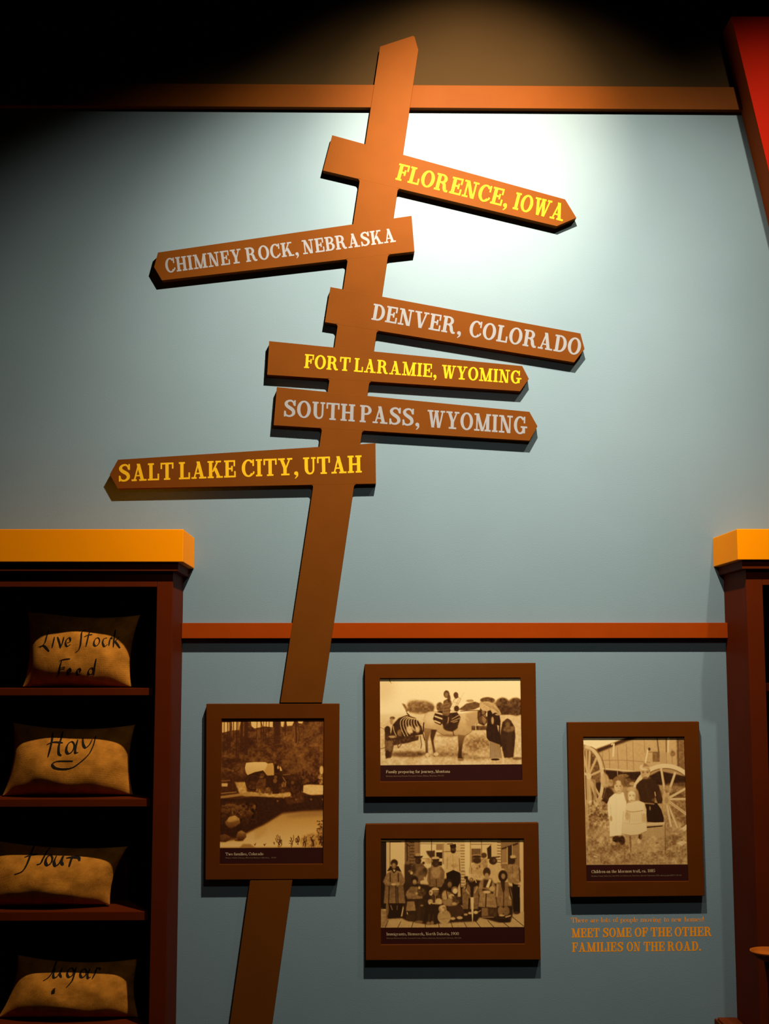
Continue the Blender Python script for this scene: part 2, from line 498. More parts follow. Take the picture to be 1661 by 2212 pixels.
    if c == 'q': return R(.36, -.28, .36 + s, X) + arc(.25, X / 2, .25, X / 2 + .01, 0, 360, s, h), 0.56
    if c == 'r': return R(e, 0, e + s, X) + foot(e) + flag(e, X) + stroke([(e + s, X * .7, h), (e + s + .09, X * .95, h), (e + s + .18, X * .92, s)], 3), e + s + .25
    if c == 's':
        g, a = glyph('S', st)
        return [[(x * .62, y * X) for x, y in p] for p in g], 0.44
    if c == 't': return R(.10, .06, .10 + s, .85) + stroke([(.10 + s / 2, .16, s), (.2, .03, s * .7), (.36, .08, h)], 3) + R(0, X - sl, .36, X), 0.37
    if c == 'u': return stroke([(e + s / 2, X, s), (e + s / 2, .2, s), (e + s / 2 + .07, .05, s * .7), (e + .24, .04, h), (e + .34, .14, h)], 3) + R(e + .30, 0, e + .30 + s, X) + flag(e, X) + flag(e + .30, X) + R(e + .30, 0, e + .3 + s + e, sl), e + .3 + s + e
    if c == 'v': return D(.20, 0, .06, X, s) + D(.26, 0, .42, X, h) + R(0, X - sl, .27, X) + R(.34, X - sl, .54, X), 0.54
    if c == 'w': return D(.18, 0, .06, X, s) + D(.23, 0, .36, X, h) + D(.44, 0, .32, X, s) + D(.50, 0, .64, X, h) + R(0, X - sl, .26, X) + R(.56, X - sl, .76, X), 0.76
    if c == 'y': return D(.20, 0, .06, X, s) + D(.10, -.28, .42, X, h) + disc(.09, -.24, s * .5) + R(0, X - sl, .27, X) + R(.34, X - sl, .54, X), 0.54
    if c == 'x' or c == 'z': return D(.34, 0, .04, X, s) + D(.04, 0, .40, X, h), 0.5
    return [], 0.4


def layout(text, st, gap):
    polys, x = [], 0.0
    for i, c in enumerate(text):
        g, a = glyph(c, st)
        polys += [[(px_ + x, py_) for px_, py_ in p] for p in g]
        x += a + (gap if c != ' ' else 0)
    return polys, x - gap


def lettering(name, words, quad, d, st, m, parent, gap=0.075, lift=0.00025, split=False, lab=None):
    """words: (text, from, to) along the baseline; quad: baseline left, baseline right, cap right, cap left in photo pixels"""
    bl, br, tr, tl = [np.array(q, float) for q in quad]
    if len(words) > 1 and split:
        out = None
        for wd1 in words:
            out = lettering(name, [wd1], quad, d, st, m, parent, gap, lift)
            out['label'] = lab or name
        return out
    vs_, fs = [], []
    for text, f0, f1 in words:
        polys, wd = layout(text, st, gap)
        for k, p in enumerate(polys):
            lf = lift + 0.000004 * (k % 40)      # overlapping strokes lie a hair apart
            idx = []
            for x, y in p:
                u = f0 + (f1 - f0) * x / wd
                q = bl + (br - bl) * u + ((tl - bl) * (1 - u) + (tr - br) * u) * y
                pt = P(q[0], q[1], d)
                idx.append(len(vs_))
                vs_.append((pt[0], -d - lf, pt[2]))
            fs.append(idx)
    me_ = bpy.data.meshes.new(name)
    me_.from_pydata(vs_, [], fs)
    bm = bmesh.new()
    bm.from_mesh(me_)
    for f in bm.faces:
        f.normal_update()
        if f.normal.y > 0:
            f.normal_flip()
    bm.to_mesh(me_)
    bm.free()
    return link_mesh(name, me_, m, parent)


# ------------------------------------------------------------------ signpost
sp_base = P(510, 2381, 0)
signpost = empty('signpost', (sp_base[0], -D_SIGN / 2, 0.0))
tag(signpost, 'tall leaning brown signpost with six arrow boards on the blue wall', 'signpost')

bm = bmesh.new()
up = [(821, 100.5), (888, 78.5), (892, 77.3), (895.5, 79.5), (903.5, 108), (695.7, 1517.6), (605.7, 1517.6)]
prism(bm, [XZ(x, y, D_SIGN) for x, y in up], 0.0015, D_SIGN)
from_bm('post', bm, M_BROWN, signpost, bevel=0.0004)
bm = bmesh.new()
lo = [(540.2, 1902.3), (631.5, 1901.4), (556.0, 2381), (464.5, 2381)]
pts = [XZ(x, y, D_SIGN) for x, y in lo]
pts[2] = (pts[2][0], 0.0)
pts[3] = (pts[3][0], 0.0)
prism(bm, pts, 0.0015, D_SIGN)
from_bm('lower_post', bm, M_BROWN, signpost, bevel=0.0004)


def line_y(a, b, x):
    return a[1] + (b[1] - a[1]) * (x - a[0]) / (b[0] - a[0])


def hit(a, b, ln):
    x = (ln[0][0] + ln[1][0]) / 2
    for _ in range(30):
        y = line_y(a, b, x)
        x = on(ln, y)
    return np.array([x, y])


def fillet(bm, p, d1, d2, r, d):
    d1 = np.array(d1) / np.hypot(*d1)
    d2 = np.array(d2) / np.hypot(*d2)
    c = p + (d1 + d2) * r
    pts = [p - (d1 + d2) * 1.0, p + d1 * r - d2]
    for i in range(0, 7):
        a = i / 6 * math.pi / 2
        pts.append(c - d2 * r * math.cos(a) - d1 * r * math.sin(a))
    pts.append(p + d2 * r - d1)
    prism(bm, [XZ(x, y, D_SIGN) for x, y in pts], 0.0015, d)


ARMS = [
    # name of place, outline, bottom edge, words, text quad, paint
    ('Florence', [(717.5, 292), (1220.7, 430.7), (1245, 470.4), (1202.6, 488.5), (697.6, 368.2)], (4, 3),
     [('FLORENCE,', 0, .667), ('IOWA', .701, 1)], [(853.8, 387.6), (1214.9, 478), (1224, 442), (863, 353)], M_LYEL,
     'brown arrow board pointing right with yellow FLORENCE, IOWA'),
    ('Chimney', [(889, 466.1), (895.3, 543.2), (349.6, 605.6), (332.7, 577), (341.2, 545.4)], (2, 1),
     [('CHIMNEY', 0, .3305), ('ROCK,', .349, .578), ('NEBRASKA', .597, 1)],
     [(359, 590), (855.3, 522.2), (851.3, 492.5), (355, 559)], M_LGREY,
     'brown arrow board pointing left with grey CHIMNEY ROCK, NEBRASKA'),
    ('Denver', [(713.7, 620), (1253.7, 720.3), (1262.6, 753.7), (1240.3, 782.7), (701.7, 695.8)], (4, 3),
     [('DENVER,', 0, .43), ('COLORADO', .466, 1)], [(801.9, 690.4), (1252, 768), (1257.5, 732), (807.7, 655.7)], M_LGREY,
     'brown arrow board pointing right with grey DENVER, COLORADO'),
    ('Laramie', [(581.4, 736.8), (1128, 790.7), (1142.3, 818.3), (1123.6, 845), (577, 809.4)], (4, 3),
     [('FORT', 0, .211), ('LARAMIE,', .23, .61), ('WYOMING', .633, 1)],
     [(656.7, 794.7), (1125.8, 829.4), (1126.7, 801.4), (658.9, 764.8)], M_LYEL,
     'brown arrow board pointing right with yellow FORT LARAMIE, WYOMING'),
    ('South', [(597.9, 836), (1143.6, 889.6), (1161, 920.8), (1143.6, 952), (591, 918.5)], (4, 3),
     [('SOUTH', 0, .2925), ('PASS,', .3128, .5587), ('WYOMING', .59, 1)],
     [(612, 899.4), (1138.3, 938.6), (1139.2, 900.7), (613.5, 862.9)], M_LGREY,
     'brown arrow board pointing right with grey SOUTH PASS, WYOMING'),
    ('Salt', [(811, 957.5), (812, 1044.7), (254, 1055.3), (237, 1025), (254.8, 993)], (2, 1),
     [('SALT', 0, .2268), ('LAKE', .249, .483), ('CITY,', .507, .74), ('UTAH', .76, 1)],
     [(255.6, 1040.5), (781.5, 1020.7), (780.7, 983.6), (255.6, 1003.4)], M_LYEL,
     'brown arrow board pointing left with yellow SALT LAKE CITY, UTAH'),
]
for nm, out, (i0, i1), words, quad, m, lab in ARMS:
    bm = bmesh.new()
    da = D_SIGN + 0.0002
    prism(bm, [XZ(x, y, D_SIGN) for x, y in out], 0.0015, da)
    a, b = out[i0], out[i1]
    if a[0] > b[0]:
        a, b = b, a
    dv = np.array([b[0] - a[0], b[1] - a[1]])
    pl = hit(a, b, PL)
    pr = hit(a, b, PR)
    down = np.array([-0.15, 1.0])
    fillet(bm, pl, -dv, down, 6.0, da)
    fillet(bm, pr, dv, down, 6.0, da)
    arm = from_bm('arrow_board', bm, M_BROWN, signpost, bevel=0.0004)
    arm['label'] = lab
    lettering('lettering', words, quad, da, SLAB, m, arm, split=True, lab=('yellow' if m is M_LYEL else 'grey') + ' slab serif lettering')

# ------------------------------------------------------------------ words painted on the wall
base = P(1385, 2030, 0)
wt = empty('wall_lettering', (base[0], 0.0, base[2]))
tag(wt, 'orange three-line lettering on the blue wall below the right picture', 'lettering')
lettering('text_line', [('There', 0, .126), ('are', .143, .207), ('lots', .225, .297), ('of', .316, .352), ('people', .371, .504), ('moving', .522, .680), ('to', .698, .738), ('new', .756, .833), ('homes!', .853, 1)],
          [(1233.6, 1992.9), (1520.3, 1990.5), (1520.2, 1980.0), (1233.4, 1982.3)], 0, ROMAN, M_LORG, wt, gap=0.03)
o_ = lettering('text_line', [('MEET', 0, .2), ('SOME', .222, .428), ('OF', .450, .544), ('THE', .565, .716), ('OTHER', .735, 1)],
               [(1234.7, 2025.2), (1537.4, 2022.0), (1537.0, 2002.0), (1234.5, 2005.5)], 0, SLAB, M_LORG, wt)
o_ = lettering('text_line', [('FAMILIES', 0, .396), ('ON', .423, .529), ('THE', .554, .717), ('ROAD.', .738, 1)],
               [(1235.8, 2056.2), (1514.7, 2053.6), (1514.4, 2033.4), (1235.6, 2036.0)], 0, SLAB, M_LORG, wt)


# ------------------------------------------------------------------ printed pictures, drawn by code
def vnoise(rs, h, w_, cell):
    gh, gw = int(h / cell) + 3, int(w_ / cell) + 3
    g = rs.rand(gh, gw)
    y = np.linspace(0, h / cell, h); x = np.linspace(0, w_ / cell, w_)
    yi = y.astype(int); xi = x.astype(int)
    fy = (y - yi)[:, None]; fx = (x - xi)[None, :]
    fy = fy * fy * (3 - 2 * fy); fx = fx * fx * (3 - 2 * fx)
    a = g[yi][:, xi]; b = g[yi][:, xi + 1]; c = g[yi + 1][:, xi]; d = g[yi + 1][:, xi + 1]
    return (a * (1 - fx) + b * fx) * (1 - fy) + (c * (1 - fx) + d * fx) * fy - 0.5


def blur1(m, r):
    r = int(r)
    if r < 1: return m
    for ax in (0, 1):
        for _ in range(2):
            p = np.pad(m, [(r + 1, r) if i == ax else (0, 0) for i in (0, 1)], mode='edge')
            c = np.cumsum(p, axis=ax)
            n = 2 * r + 1
            m = (c[n:, :] - c[:-n, :]) / n if ax == 0 else (c[:, n:] - c[:, :-n]) / n
    return m


class Canvas:
    def __init__(s, x0, y0, x1, y1, cols, seed):
        s.x0, s.y0, s.x1, s.y1 = x0, y0, x1, y1
        s.k = cols * 2 / (x1 - x0)
        s.w = cols * 2
        s.h = int(round((y1 - y0) * s.k / 2)) * 2
        s.T = np.full((s.h, s.w), 0.5)
        s.rs = np.random.RandomState(seed)
        s.tr = (1.0, 0.0, 0.0)
        s.n1 = vnoise(s.rs, s.h, s.w, 4) ; s.n2 = vnoise(s.rs, s.h, s.w, 11); s.n3 = vnoise(s.rs, s.h, s.w, 34)

    def X(s, p):
        a, b, c = s.tr
        return ((p[0] * a + b - s.x0) * s.k, (p[1] * a + c - s.y0) * s.k)

    def paint(s, box_, fn, t, a, b, tex=0.0):
        r = b * s.k * s.tr[0]
        pad = int(3 * r) + 2
        x0 = max(0, int(box_[0]) - pad); y0 = max(0, int(box_[1]) - pad)
        x1 = min(s.w, int(box_[2]) + pad + 1); y1 = min(s.h, int(box_[3]) + pad + 1)
        if x1 <= x0 or y1 <= y0: return
        Y, Xx = np.mgrid[y0:y1, x0:x1].astype(float)
        m = blur1(fn(Xx + .5, Y + .5).astype(float), r) * a
        if isinstance(t, tuple):
            f = np.clip((Y - box_[1]) / max(1, box_[3] - box_[1]), 0, 1)
            tt = t[0] * (1 - f) + t[1] * f
        else:
            tt = t
        if tex:
            tt = tt + tex * (s.n1 * 0.3 + s.n2 * 0.8)[y0:y1, x0:x1]
        s.T[y0:y1, x0:x1] = s.T[y0:y1, x0:x1] * (1 - m) + tt * m

    def poly(s, pts, t, a=1.0, b=2.0, tex=0.0):
        q = [s.X(p) for p in pts]
        xs = [p[0] for p in q]; ys = [p[1] for p in q]

        def fn(X, Y):
            m = np.zeros(X.shape, bool)
            n = len(q)
            for i in range(n):
                (xa, ya), (xb, yb) = q[i], q[(i + 1) % n]
                if ya == yb: continue
                c = ((ya > Y) != (yb > Y)) & (X < (xb - xa) * (Y - ya) / (yb - ya) + xa)
                m ^= c
            return m
        s.paint((min(xs), min(ys), max(xs), max(ys)), fn, t, a, b, tex)

    def rect(s, x0, y0, x1, y1, t, a=1.0, b=2.0, tex=0.0):
        s.poly([(x0, y0), (x1, y0), (x1, y1), (x0, y1)], t, a, b, tex)

    def ell(s, cx, cy, rx, ry, t, a=1.0, b=3.0, tex=0.0):
        c = s.X((cx, cy)); rx *= s.k * s.tr[0]; ry *= s.k * s.tr[0]
        s.paint((c[0] - rx, c[1] - ry, c[0] + rx, c[1] + ry), lambda X, Y: ((X - c[0]) / rx) ** 2 + ((Y - c[1]) / ry) ** 2 < 1, t, a, b, tex)

    def ring(s, cx, cy, rx, ry, wd, t, a0=-180, a1=180, a=1.0, b=2.0):
        n = 40
        pts = [(cx + rx * math.cos(math.radians(a0 + (a1 - a0) * i / n)), cy + ry * math.sin(math.radians(a0 + (a1 - a0) * i / n))) for i in range(n + 1)]
        s.line(pts, wd, t, a, b)

    def line(s, pts, wd, t, a=1.0, b=1.0):
        q = [s.X(p) for p in pts]
        hw = max(wd * s.k * s.tr[0] / 2, 0.6)
        xs = [p[0] for p in q]; ys = [p[1] for p in q]

        def fn(X, Y):
            d = np.full(X.shape, 1e9)
            for (xa, ya), (xb, yb) in zip(q[:-1], q[1:]):
                L2 = (xb - xa) ** 2 + (yb - ya) ** 2 + 1e-9
                u = np.clip(((X - xa) * (xb - xa) + (Y - ya) * (yb - ya)) / L2, 0, 1)
                d = np.minimum(d, (X - xa - u * (xb - xa)) ** 2 + (Y - ya - u * (yb - ya)) ** 2)
            return np.clip(hw + .5 - np.sqrt(d), 0, 1)
        s.paint((min(xs) - hw, min(ys) - hw, max(xs) + hw, max(ys) + hw), fn, t, a, b)

    def curve(s, pts, wd, t, a=1.0, b=1.0):
        s.line([tuple(p) for p in cat_rom(pts, 5)], wd, t, a, b)

    def rough(s, x0, y0, x1, y1, amp, b=20, fine=1.0):
        q0, q1 = s.X((x0, y0)), s.X((x1, y1))
        n = (s.n1 * 0.35 * fine + s.n2 * 0.7 + s.n3) * 0.8
        i0, j0, i1, j1 = [int(v) for v in (max(q0[1], 0), max(q0[0], 0), min(q1[1], s.h), min(q1[0], s.w))]
        m = np.ones((i1 - i0, j1 - j0))
        r = b * s.k * s.tr[0]
        if r > 1:
            yy = np.minimum(np.arange(i1 - i0), np.arange(i1 - i0)[::-1])[:, None] / r
            xx = np.minimum(np.arange(j1 - j0), np.arange(j1 - j0)[::-1])[None, :] / r
            m = np.clip(np.minimum(yy + 0 * xx, xx + 0 * yy), 0, 1)
        s.T[i0:i1, j0:j1] += amp * n[i0:i1, j0:j1] * m

    def finish(s, ycap, ramp, cap, grain=0.05):
        T = blur1(s.T, 1) * 0.7 + s.T * 0.3 + grain * 0.6 * s.n1
        q = s.X((s.x0, ycap))[1] if s.tr == (1.0, 0.0, 0.0) else (ycap - s.y0) * s.k
        T = np.clip(T, 0, 1)
        st = np.array([r[0] for r in ramp])
        rgb = np.stack([np.interp(T, st, [r[1][i] for r in ramp]) for i in range(3)], -1)
        rgb[int(q):] = cap
        rgb = rgb.reshape(s.h // 2, 2, s.w // 2, 2, 3).mean((1, 3))
        return rgb


RAMP_WARM = [(0, (.016, .005, .002)), (.25, (.085, .030, .008)), (.5, (.300, .145, .045)), (.75, (.66, .42, .17)), (1, (.97, .79, .45))]
RAMP_RED = [(0, (.016, .004, .001)), (.25, (.095, .024, .004)), (.5, (.270, .095, .016)), (.75, (.68, .34, .070)), (1, (.98, .64, .22))]
RAMP_DIM = [(0, (.016, .006, .002)), (.25, (.085, .034, .010)), (.5, (.330, .160, .050)), (.75, (.68, .40, .13)), (1, (.98, .70, .30))]
CAP = (.030, .004, .003)


def pic_wagon():
    c = Canvas(232, 265, 1350, 1842, 330, 11)
    c.T[:] = .30
    c.ell(1150, 560, 260, 260, .40, .7, 60); c.ell(420, 600, 200, 200, .27, .7, 60); c.ell(620, 690, 150, 60, .40, .5, 30)
    c.rough(232, 265, 1350, 980, .32)
    for p in ([(240, 305), (335, 305), (330, 395), (285, 410), (240, 420)], [(345, 300), (440, 300), (425, 390), (350, 395)],
              [(552, 298), (792, 298), (790, 362), (700, 352), (590, 374), (560, 350)], [(875, 298), (915, 298), (905, 362), (880, 350)],
              [(938, 298), (1022, 298), (1000, 345), (945, 348)], [(1055, 292), (1125, 292), (1110, 322), (1070, 318)]):
        c.poly(p, .97, .95, 3)
    for x, wd in ((262, 8), (300, 10), (325, 14), (362, 10), (402, 14), (420, 6), (455, 26), (500, 40), (620, 6), (662, 10), (690, 7), (720, 7), (750, 8), (930, 12), (1040, 16)):
        c.line([(x, 285), (x + c.rs.uniform(-8, 8), 440 + c.rs.uniform(0, 250))], wd, .16, .8, 2)
    c.line([(838, 280), (835, 560)], 66, .15, .85, 8)
    c.line([(660, 300), (745, 560)], 9, .16, .8, 3); c.line([(1060, 300), (1085, 480), (1060, 560)], 9, .2, .7, 3)
    c.curve([(700, 610), (790, 560), (900, 540)], 8, .45, .6, 3); c.curve([(1090, 490), (1160, 470), (1220, 440)], 8, .48, .6, 3)
    for k in range(10): c.curve([(790 + c.rs.uniform(-90, 90), 460 + 14 * k), (830, 455 + 14 * k), (880 + c.rs.uniform(-40, 60), 470 + 14 * k)], 6, .42, .4, 2)
    c.rect(232, 272, 1350, 292, .12, .8, 5)
    # mid ground
    c.rect(232, 880, 1350, 1140, .2, .8, 30, .2)
    c.poly([(235, 790), (380, 830), (370, 850), (235, 815)], .45, .7, 5, .3)
    c.poly([(385, 960), (505, 955), (520, 1060), (800, 1085), (1010, 1065), (985, 1130), (930, 1140), (560, 1112), (440, 1090)], .80, .95, 6, .25)
    c.poly([(1080, 1000), (1200, 985), (1350, 995), (1350, 1100), (1230, 1112), (1110, 1065)], .92, 1, 5, .12)
    c.poly([(242, 970), (310, 970), (305, 1006), (242, 1006)], .86, 1, 4)
    c.line([(242, 945), (330, 940)], 14, .55, .8, 4); c.line([(242, 1080), (400, 1066)], 12, .62, .9, 3)
    c.line([(238, 1122), (400, 1100), (540, 1082)], 30, .66, .9, 5); c.ell(560, 1100, 90, 22, .7, .8, 6)
    # wagon
    c.poly([(525, 875), (690, 832), (740, 885), (880, 880), (930, 990), (700, 1030), (520, 985)], .10, .95, 5, .1)
    c.poly([(505, 748), (610, 740), (715, 742), (740, 758), (795, 752), (806, 800), (809, 885), (735, 887), (690, 832), (600, 850), (522, 884), (503, 855), (492, 800)], (.96, .84), 1, 2)
    c.poly([(738, 760), (797, 755), (808, 885), (735, 885), (700, 840), (725, 800)], .72, .8, 4)
    c.ring(588, 958, 84, 84, 11, .05); c.ring(588, 958, 76, 76, 3, .5)
    for k in range(10):
        a_ = k * .628
        c.line([(588, 958), (588 + 78 * math.cos(a_), 958 + 78 * math.sin(a_))], 5, .12)
    c.ell(590, 985, 60, 40, .35, .5, 6, .3)
    c.ell(682, 885, 26, 24, .30); c.poly([(645, 925), (722, 920), (722, 1010), (735, 1075), (630, 1075), (612, 1000)], .32, 1, 4, .2)
    c.ell(672, 905, 22, 12, .45)
    for x, y in ((640, 1050), (665, 1080), (700, 1060), (745, 1040), (770, 1075), (880, 1000), (905, 1060)):
        c.ell(x, y, 26, 26, c.rs.uniform(.35, .65), .8, 4, .4)
    c.ring(775, 975, 26, 34, 5, .08)
    c.ell(828, 905, 18, 18, .4); c.poly([(803, 930), (850, 920), (868, 1085), (795, 1085)], .13, 1, 3, .1); c.ell(822, 945, 22, 26, .48, .9, 5)
    c.poly([(895, 895), (985, 890), (1120, 875), (1138, 950), (1120, 1050), (1060, 1100), (1000, 1090), (940, 1000)], .13, .95, 6, .2)
    c.poly([(985, 900), (1120, 880), (1130, 930), (1010, 950)], .24, .8, 6, .2)
    for x in (990, 1040, 1095, 1115): c.line([(x, 980), (x + 6, 1060)], 14, .06, .9, 3)
    c.line([(905, 905), (940, 960), (930, 1010)], 8, .75, .8, 2); c.ell(915, 985, 22, 30, .6, .6, 5, .4)
    c.ell(820, 745, 12, 14, .4); c.poly([(812, 760), (850, 770), (862, 860), (815, 860)], .08); c.ell(852, 800, 10, 20, .75)
    c.poly([(868, 790), (882, 795), (898, 835), (875, 840)], .88); c.line([(905, 880), (985, 875)], 10, .6, .7, 3)
    c.ell(1010, 965, 18, 20, .5, .7, 4); c.poly([(985, 990), (1040, 985), (1100, 1080), (1000, 1100)], .2, .9, 5, .3)
    c.ell(1325, 830, 22, 45, .9, .9, 5); c.ell(1320, 930, 30, 60, .45, .8, 6, .4); c.rough(1100, 850, 1350, 1000, .35)
    # bank and rocks
    c.poly([(232, 1135), (450, 1140), (560, 1115), (900, 1130), (1100, 1105), (1350, 1098), (1350, 1262), (920, 1285), (760, 1390), (560, 1490), (400, 1560), (232, 1520)], .09, .97, 8, .08)
    c.poly([(930, 1140), (1080, 1080), (1140, 1120), (1130, 1180), (960, 1200)], .26, .9, 8, .2)
    for x, y in ((840, 1165), (905, 1130), (985, 1120), (1205, 1150), (1330, 1150), (1040, 1150)): c.poly([(x, y - 16), (x + 24, y - 4), (x + 6, y + 14)], .6, .8, 3)
    c.ell(420, 1250, 190, 70, .33, .8, 20, .35); c.rough(240, 1180, 640, 1420, .3)
    for cx_, cy_, rx_, ry_, t_ in ((600, 1228, 16, 28, (.55, .3)), (548, 1300, 36, 44, (.50, .16)), (300, 1280, 46, 26, (.42, .2)), (440, 1250, 50, 24, (.45, .2)), (340, 1215, 60, 22, (.46, .22)), (490, 1330, 30, 22, (.35, .15)), (270, 1330, 34, 26, (.34, .14))):
        c.poly([(cx_ + rx_ * (1 + .22 * math.sin(3.1 * k + cx_)) * math.cos(k * .785), cy_ + ry_ * (1 + .2 * math.cos(2.3 * k + cy_)) * math.sin(k * .785)) for k in range(8)], t_, .95, 5, .12)
    c.poly([(285, 1395), (325, 1335), (390, 1318), (440, 1350), (450, 1400), (400, 1440), (340, 1462), (300, 1430)], (.76, .24), 1, 5, .1); c.poly([(300, 1380), (340, 1335), (400, 1330), (420, 1360), (340, 1390)], .80, .6, 8)
    # river
    c.poly([(900, 1300), (1120, 1278), (1350, 1272), (1350, 1668), (232, 1668), (232, 1600), (400, 1580), (540, 1500), (700, 1425)], (.66, .96), 1, 12)
    c.poly([(1350, 1272), (1150, 1280), (920, 1330), (1000, 1345), (1350, 1330)], .55, .6, 16)
    c.poly([(600, 1470), (760, 1420), (720, 1520), (610, 1590)], .72, .5, 16)
    c.poly([(232, 1540), (280, 1515), (335, 1540), (345, 1580), (290, 1605), (232, 1600)], (.42, .22), 1, 5, .08); c.poly([(405, 1545), (425, 1495), (465, 1478), (510, 1505), (518, 1550), (490, 1580), (430, 1588)], (.66, .20), 1, 4, .06); c.ell(440, 1585, 50, 12, .12, .7, 6)
    c.poly([(440, 1668), (480, 1625), (560, 1625), (620, 1668)], .55, .8, 6)
    c.ell(1230, 1600, 130, 80, .62, .85, 14, .4); c.ell(1330, 1540, 40, 110, .5, .8, 12, .4)
    for k in range(46):
        x = c.rs.choice([870, 900, 1010, 1070, 1150, 1240, 1310, 1330]) + c.rs.uniform(-25, 25); y = c.rs.uniform(1590, 1665)
        c.curve([(x, y), (x + c.rs.uniform(-14, 14), y - 30), (x + c.rs.uniform(-26, 26), y - c.rs.uniform(40, 75))], 6, .10, .8, 1)
    for k in range(24):
        x = c.rs.uniform(1280, 1345); y = c.rs.uniform(1380, 1600)
        c.ell(x, y, 9, 6, .15, .8, 2)
    for x, y in ((610, 1628), (715, 1632), (822, 1618)):
        for k in range(4): c.line([(x, y + 14), (x + c.rs.uniform(-16, 16), y - c.rs.uniform(0, 14))], 5, .25, .8, 1)
    return c.finish(1668, RAMP_RED, CAP, .06)


def pic_horse():
    c = Canvas(207, 186, 1444, 1083, 430, 22)
    c.tr = (.756, 202.6, 243.0)
    c.T[:] = .96
    c.ell(30, 0, 160, 200, .84, .8, 60)
    c.line([(110, -75), (130, -30)], 6, .3); c.line([(125, -60), (140, -10)], 3, .5)
    c.rect(0, 350, 1660, 960, .80, .9, 12, .10)
    c.poly([(0, 340), (520, 320), (540, 380), (0, 420)], .88, .8, 20)
    c.ell(480, 262, 160, 76, .44, .95, 12, .35); c.ell(400, 230, 80, 50, .5, .8, 14, .3); c.rect(345, 250, 630, 325, .42, .7, 10, .3); c.ell(700, 260, 42, 55, .36, .95, 6, .25)
    c.ell(1430, 250, 90, 95, .26, .98, 8, .25); c.ell(1580, 262, 100, 105, .28, .98, 8, .25); c.rect(1340, 250, 1660, 355, .24, .95, 5, .2); c.ell(1320, 260, 40, 80, .55, .8, 10, .2)
    c.ell(1130, 690, 190, 90, .52, .85, 40, .25); c.ell(780, 760, 180, 60, .58, .7, 40, .2)
    c.ell(330, 800, 230, 34, .30, .85, 14, .15); c.ell(800, 810, 240, 26, .40, .7, 16, .15); c.ell(1100, 850, 200, 22, .50, .7, 14, .15); c.ell(1590, 858, 60, 16, .3, .8, 6)
    c.rough(0, 560, 1645, 935, .12)
    # travois and basket
    c.poly([(125, 590), (155, 460), (225, 385), (320, 350), (420, 388), (480, 455), (505, 570), (300, 615), (180, 625)], .13, 1, 4, .12)
    c.poly([(260, 420), (330, 380), (430, 430), (480, 540), (330, 590)], .24, .7, 10, .2)
    c.ell(350, 520, 40, 45, .85, .9, 8, .3); c.ell(440, 520, 28, 40, .8, .9, 8, .3); c.ell(235, 555, 30, 40, .5, .8, 6, .3)
    for i in range(8):
        c.curve([(300 + 26 * i, 612 - 20 * i), (250 + 30 * i, 500 - 10 * i), (244 + 32 * i, 420 - 4 * i), (285 + 28 * i, 378 + 4 * i), (330 + 22 * i, 368 + 8 * i)], 8, .86, .9, 1)
    c.curve([(205, 610), (170, 540), (160, 480)], 8, .8)
    c.ell(150, 385, 30, 18, .35); c.ell(140, 420, 20, 40, .55, .9, 5, .2)
    c.poly([(260, 215), (295, 225), (325, 275), (372, 290), (360, 318), (330, 300), (315, 330), (300, 290)], .40, .9, 4, .2); c.line([(320, 330), (345, 355)], 12, .2)
    c.poly([(60, 500), (85, 478), (115, 490), (130, 580), (240, 600), (455, 590), (445, 640), (330, 670), (165, 700), (130, 840), (70, 852), (62, 700)], .20, .97, 5, .3)
    c.ell(92, 520, 34, 44, .12); c.poly([(70, 640), (160, 640), (140, 770), (62, 760)], .34, .9, 5, .3); c.ell(150, 600, 45, 16, .75, .8, 4, .3)
    for k in range(5): c.line([(80 + 16 * k, 650), (66 + 14 * k, 750)], 5, .6, .7)
    c.ell(90, 800, 26, 40, .15); c.line([(0, 485), (66, 520)], 5, .4); c.line([(0, 742), (70, 720)], 7, .35)
    c.line([(200, 640), (215, 730), (250, 690)], 8, .3); c.line([(470, 590), (485, 690), (475, 735)], 8, .25)
    # horse
    c.poly([(510, 380), (535, 335), (580, 312), (650, 312), (740, 335), (900, 345), (980, 330), (1060, 318), (1150, 300), (1165, 400), (1120, 460), (1050, 550), (1000, 600), (960, 650), (905, 590), (830, 598), (740, 585), (660, 530), (600, 528), (560, 560), (520, 520), (508, 450)], (.84, .60), 1, 4, .06)
    c.poly([(1000, 345), (1150, 300), (1150, 420), (1060, 520), (1000, 470)], .62, .7, 14)
    c.line([(520, 505), (640, 525), (740, 586), (830, 600), (905, 592)], 7, .35, .7, 3); c.curve([(1150, 430), (1060, 545), (985, 600), (960, 640)], 7, .38, .7, 3); c.curve([(515, 385), (545, 335), (600, 312), (655, 312)], 5, .5, .6, 2); c.ell(600, 400, 60, 70, .88, .6, 24); c.ell(780, 590, 120, 16, .45, .7, 8)
    c.poly([(505, 430), (520, 520), (515, 560), (500, 500)], .15)
    c.poly([(512, 500), (606, 520), (572, 600), (556, 660), (560, 780), (578, 830), (530, 838), (528, 690), (520, 600)], (.55, .22), 1, 4)
    c.poly([(596, 520), (664, 522), (640, 590), (622, 650), (642, 775), (682, 820), (628, 830), (604, 690), (586, 600)], (.22, .30), 1, 4)
    c.poly([(905, 580), (990, 590), (965, 670), (950, 760), (946, 830), (968, 862), (902, 850), (912, 740), (908, 660)], (.45, .08), 1, 4)
    c.ell(550, 812, 24, 26, .90, .9, 4); c.ell(652, 803, 30, 22, .88, .9, 4); c.ell(935, 868, 36, 18, .5, .9, 4)
    c.line([(515, 440), (500, 560), (520, 640)], 10, .15)
    c.poly([(1140, 310), (1175, 288), (1235, 300), (1262, 350), (1250, 440), (1210, 480), (1150, 455), (1135, 390)], .20, 1, 4, .12)
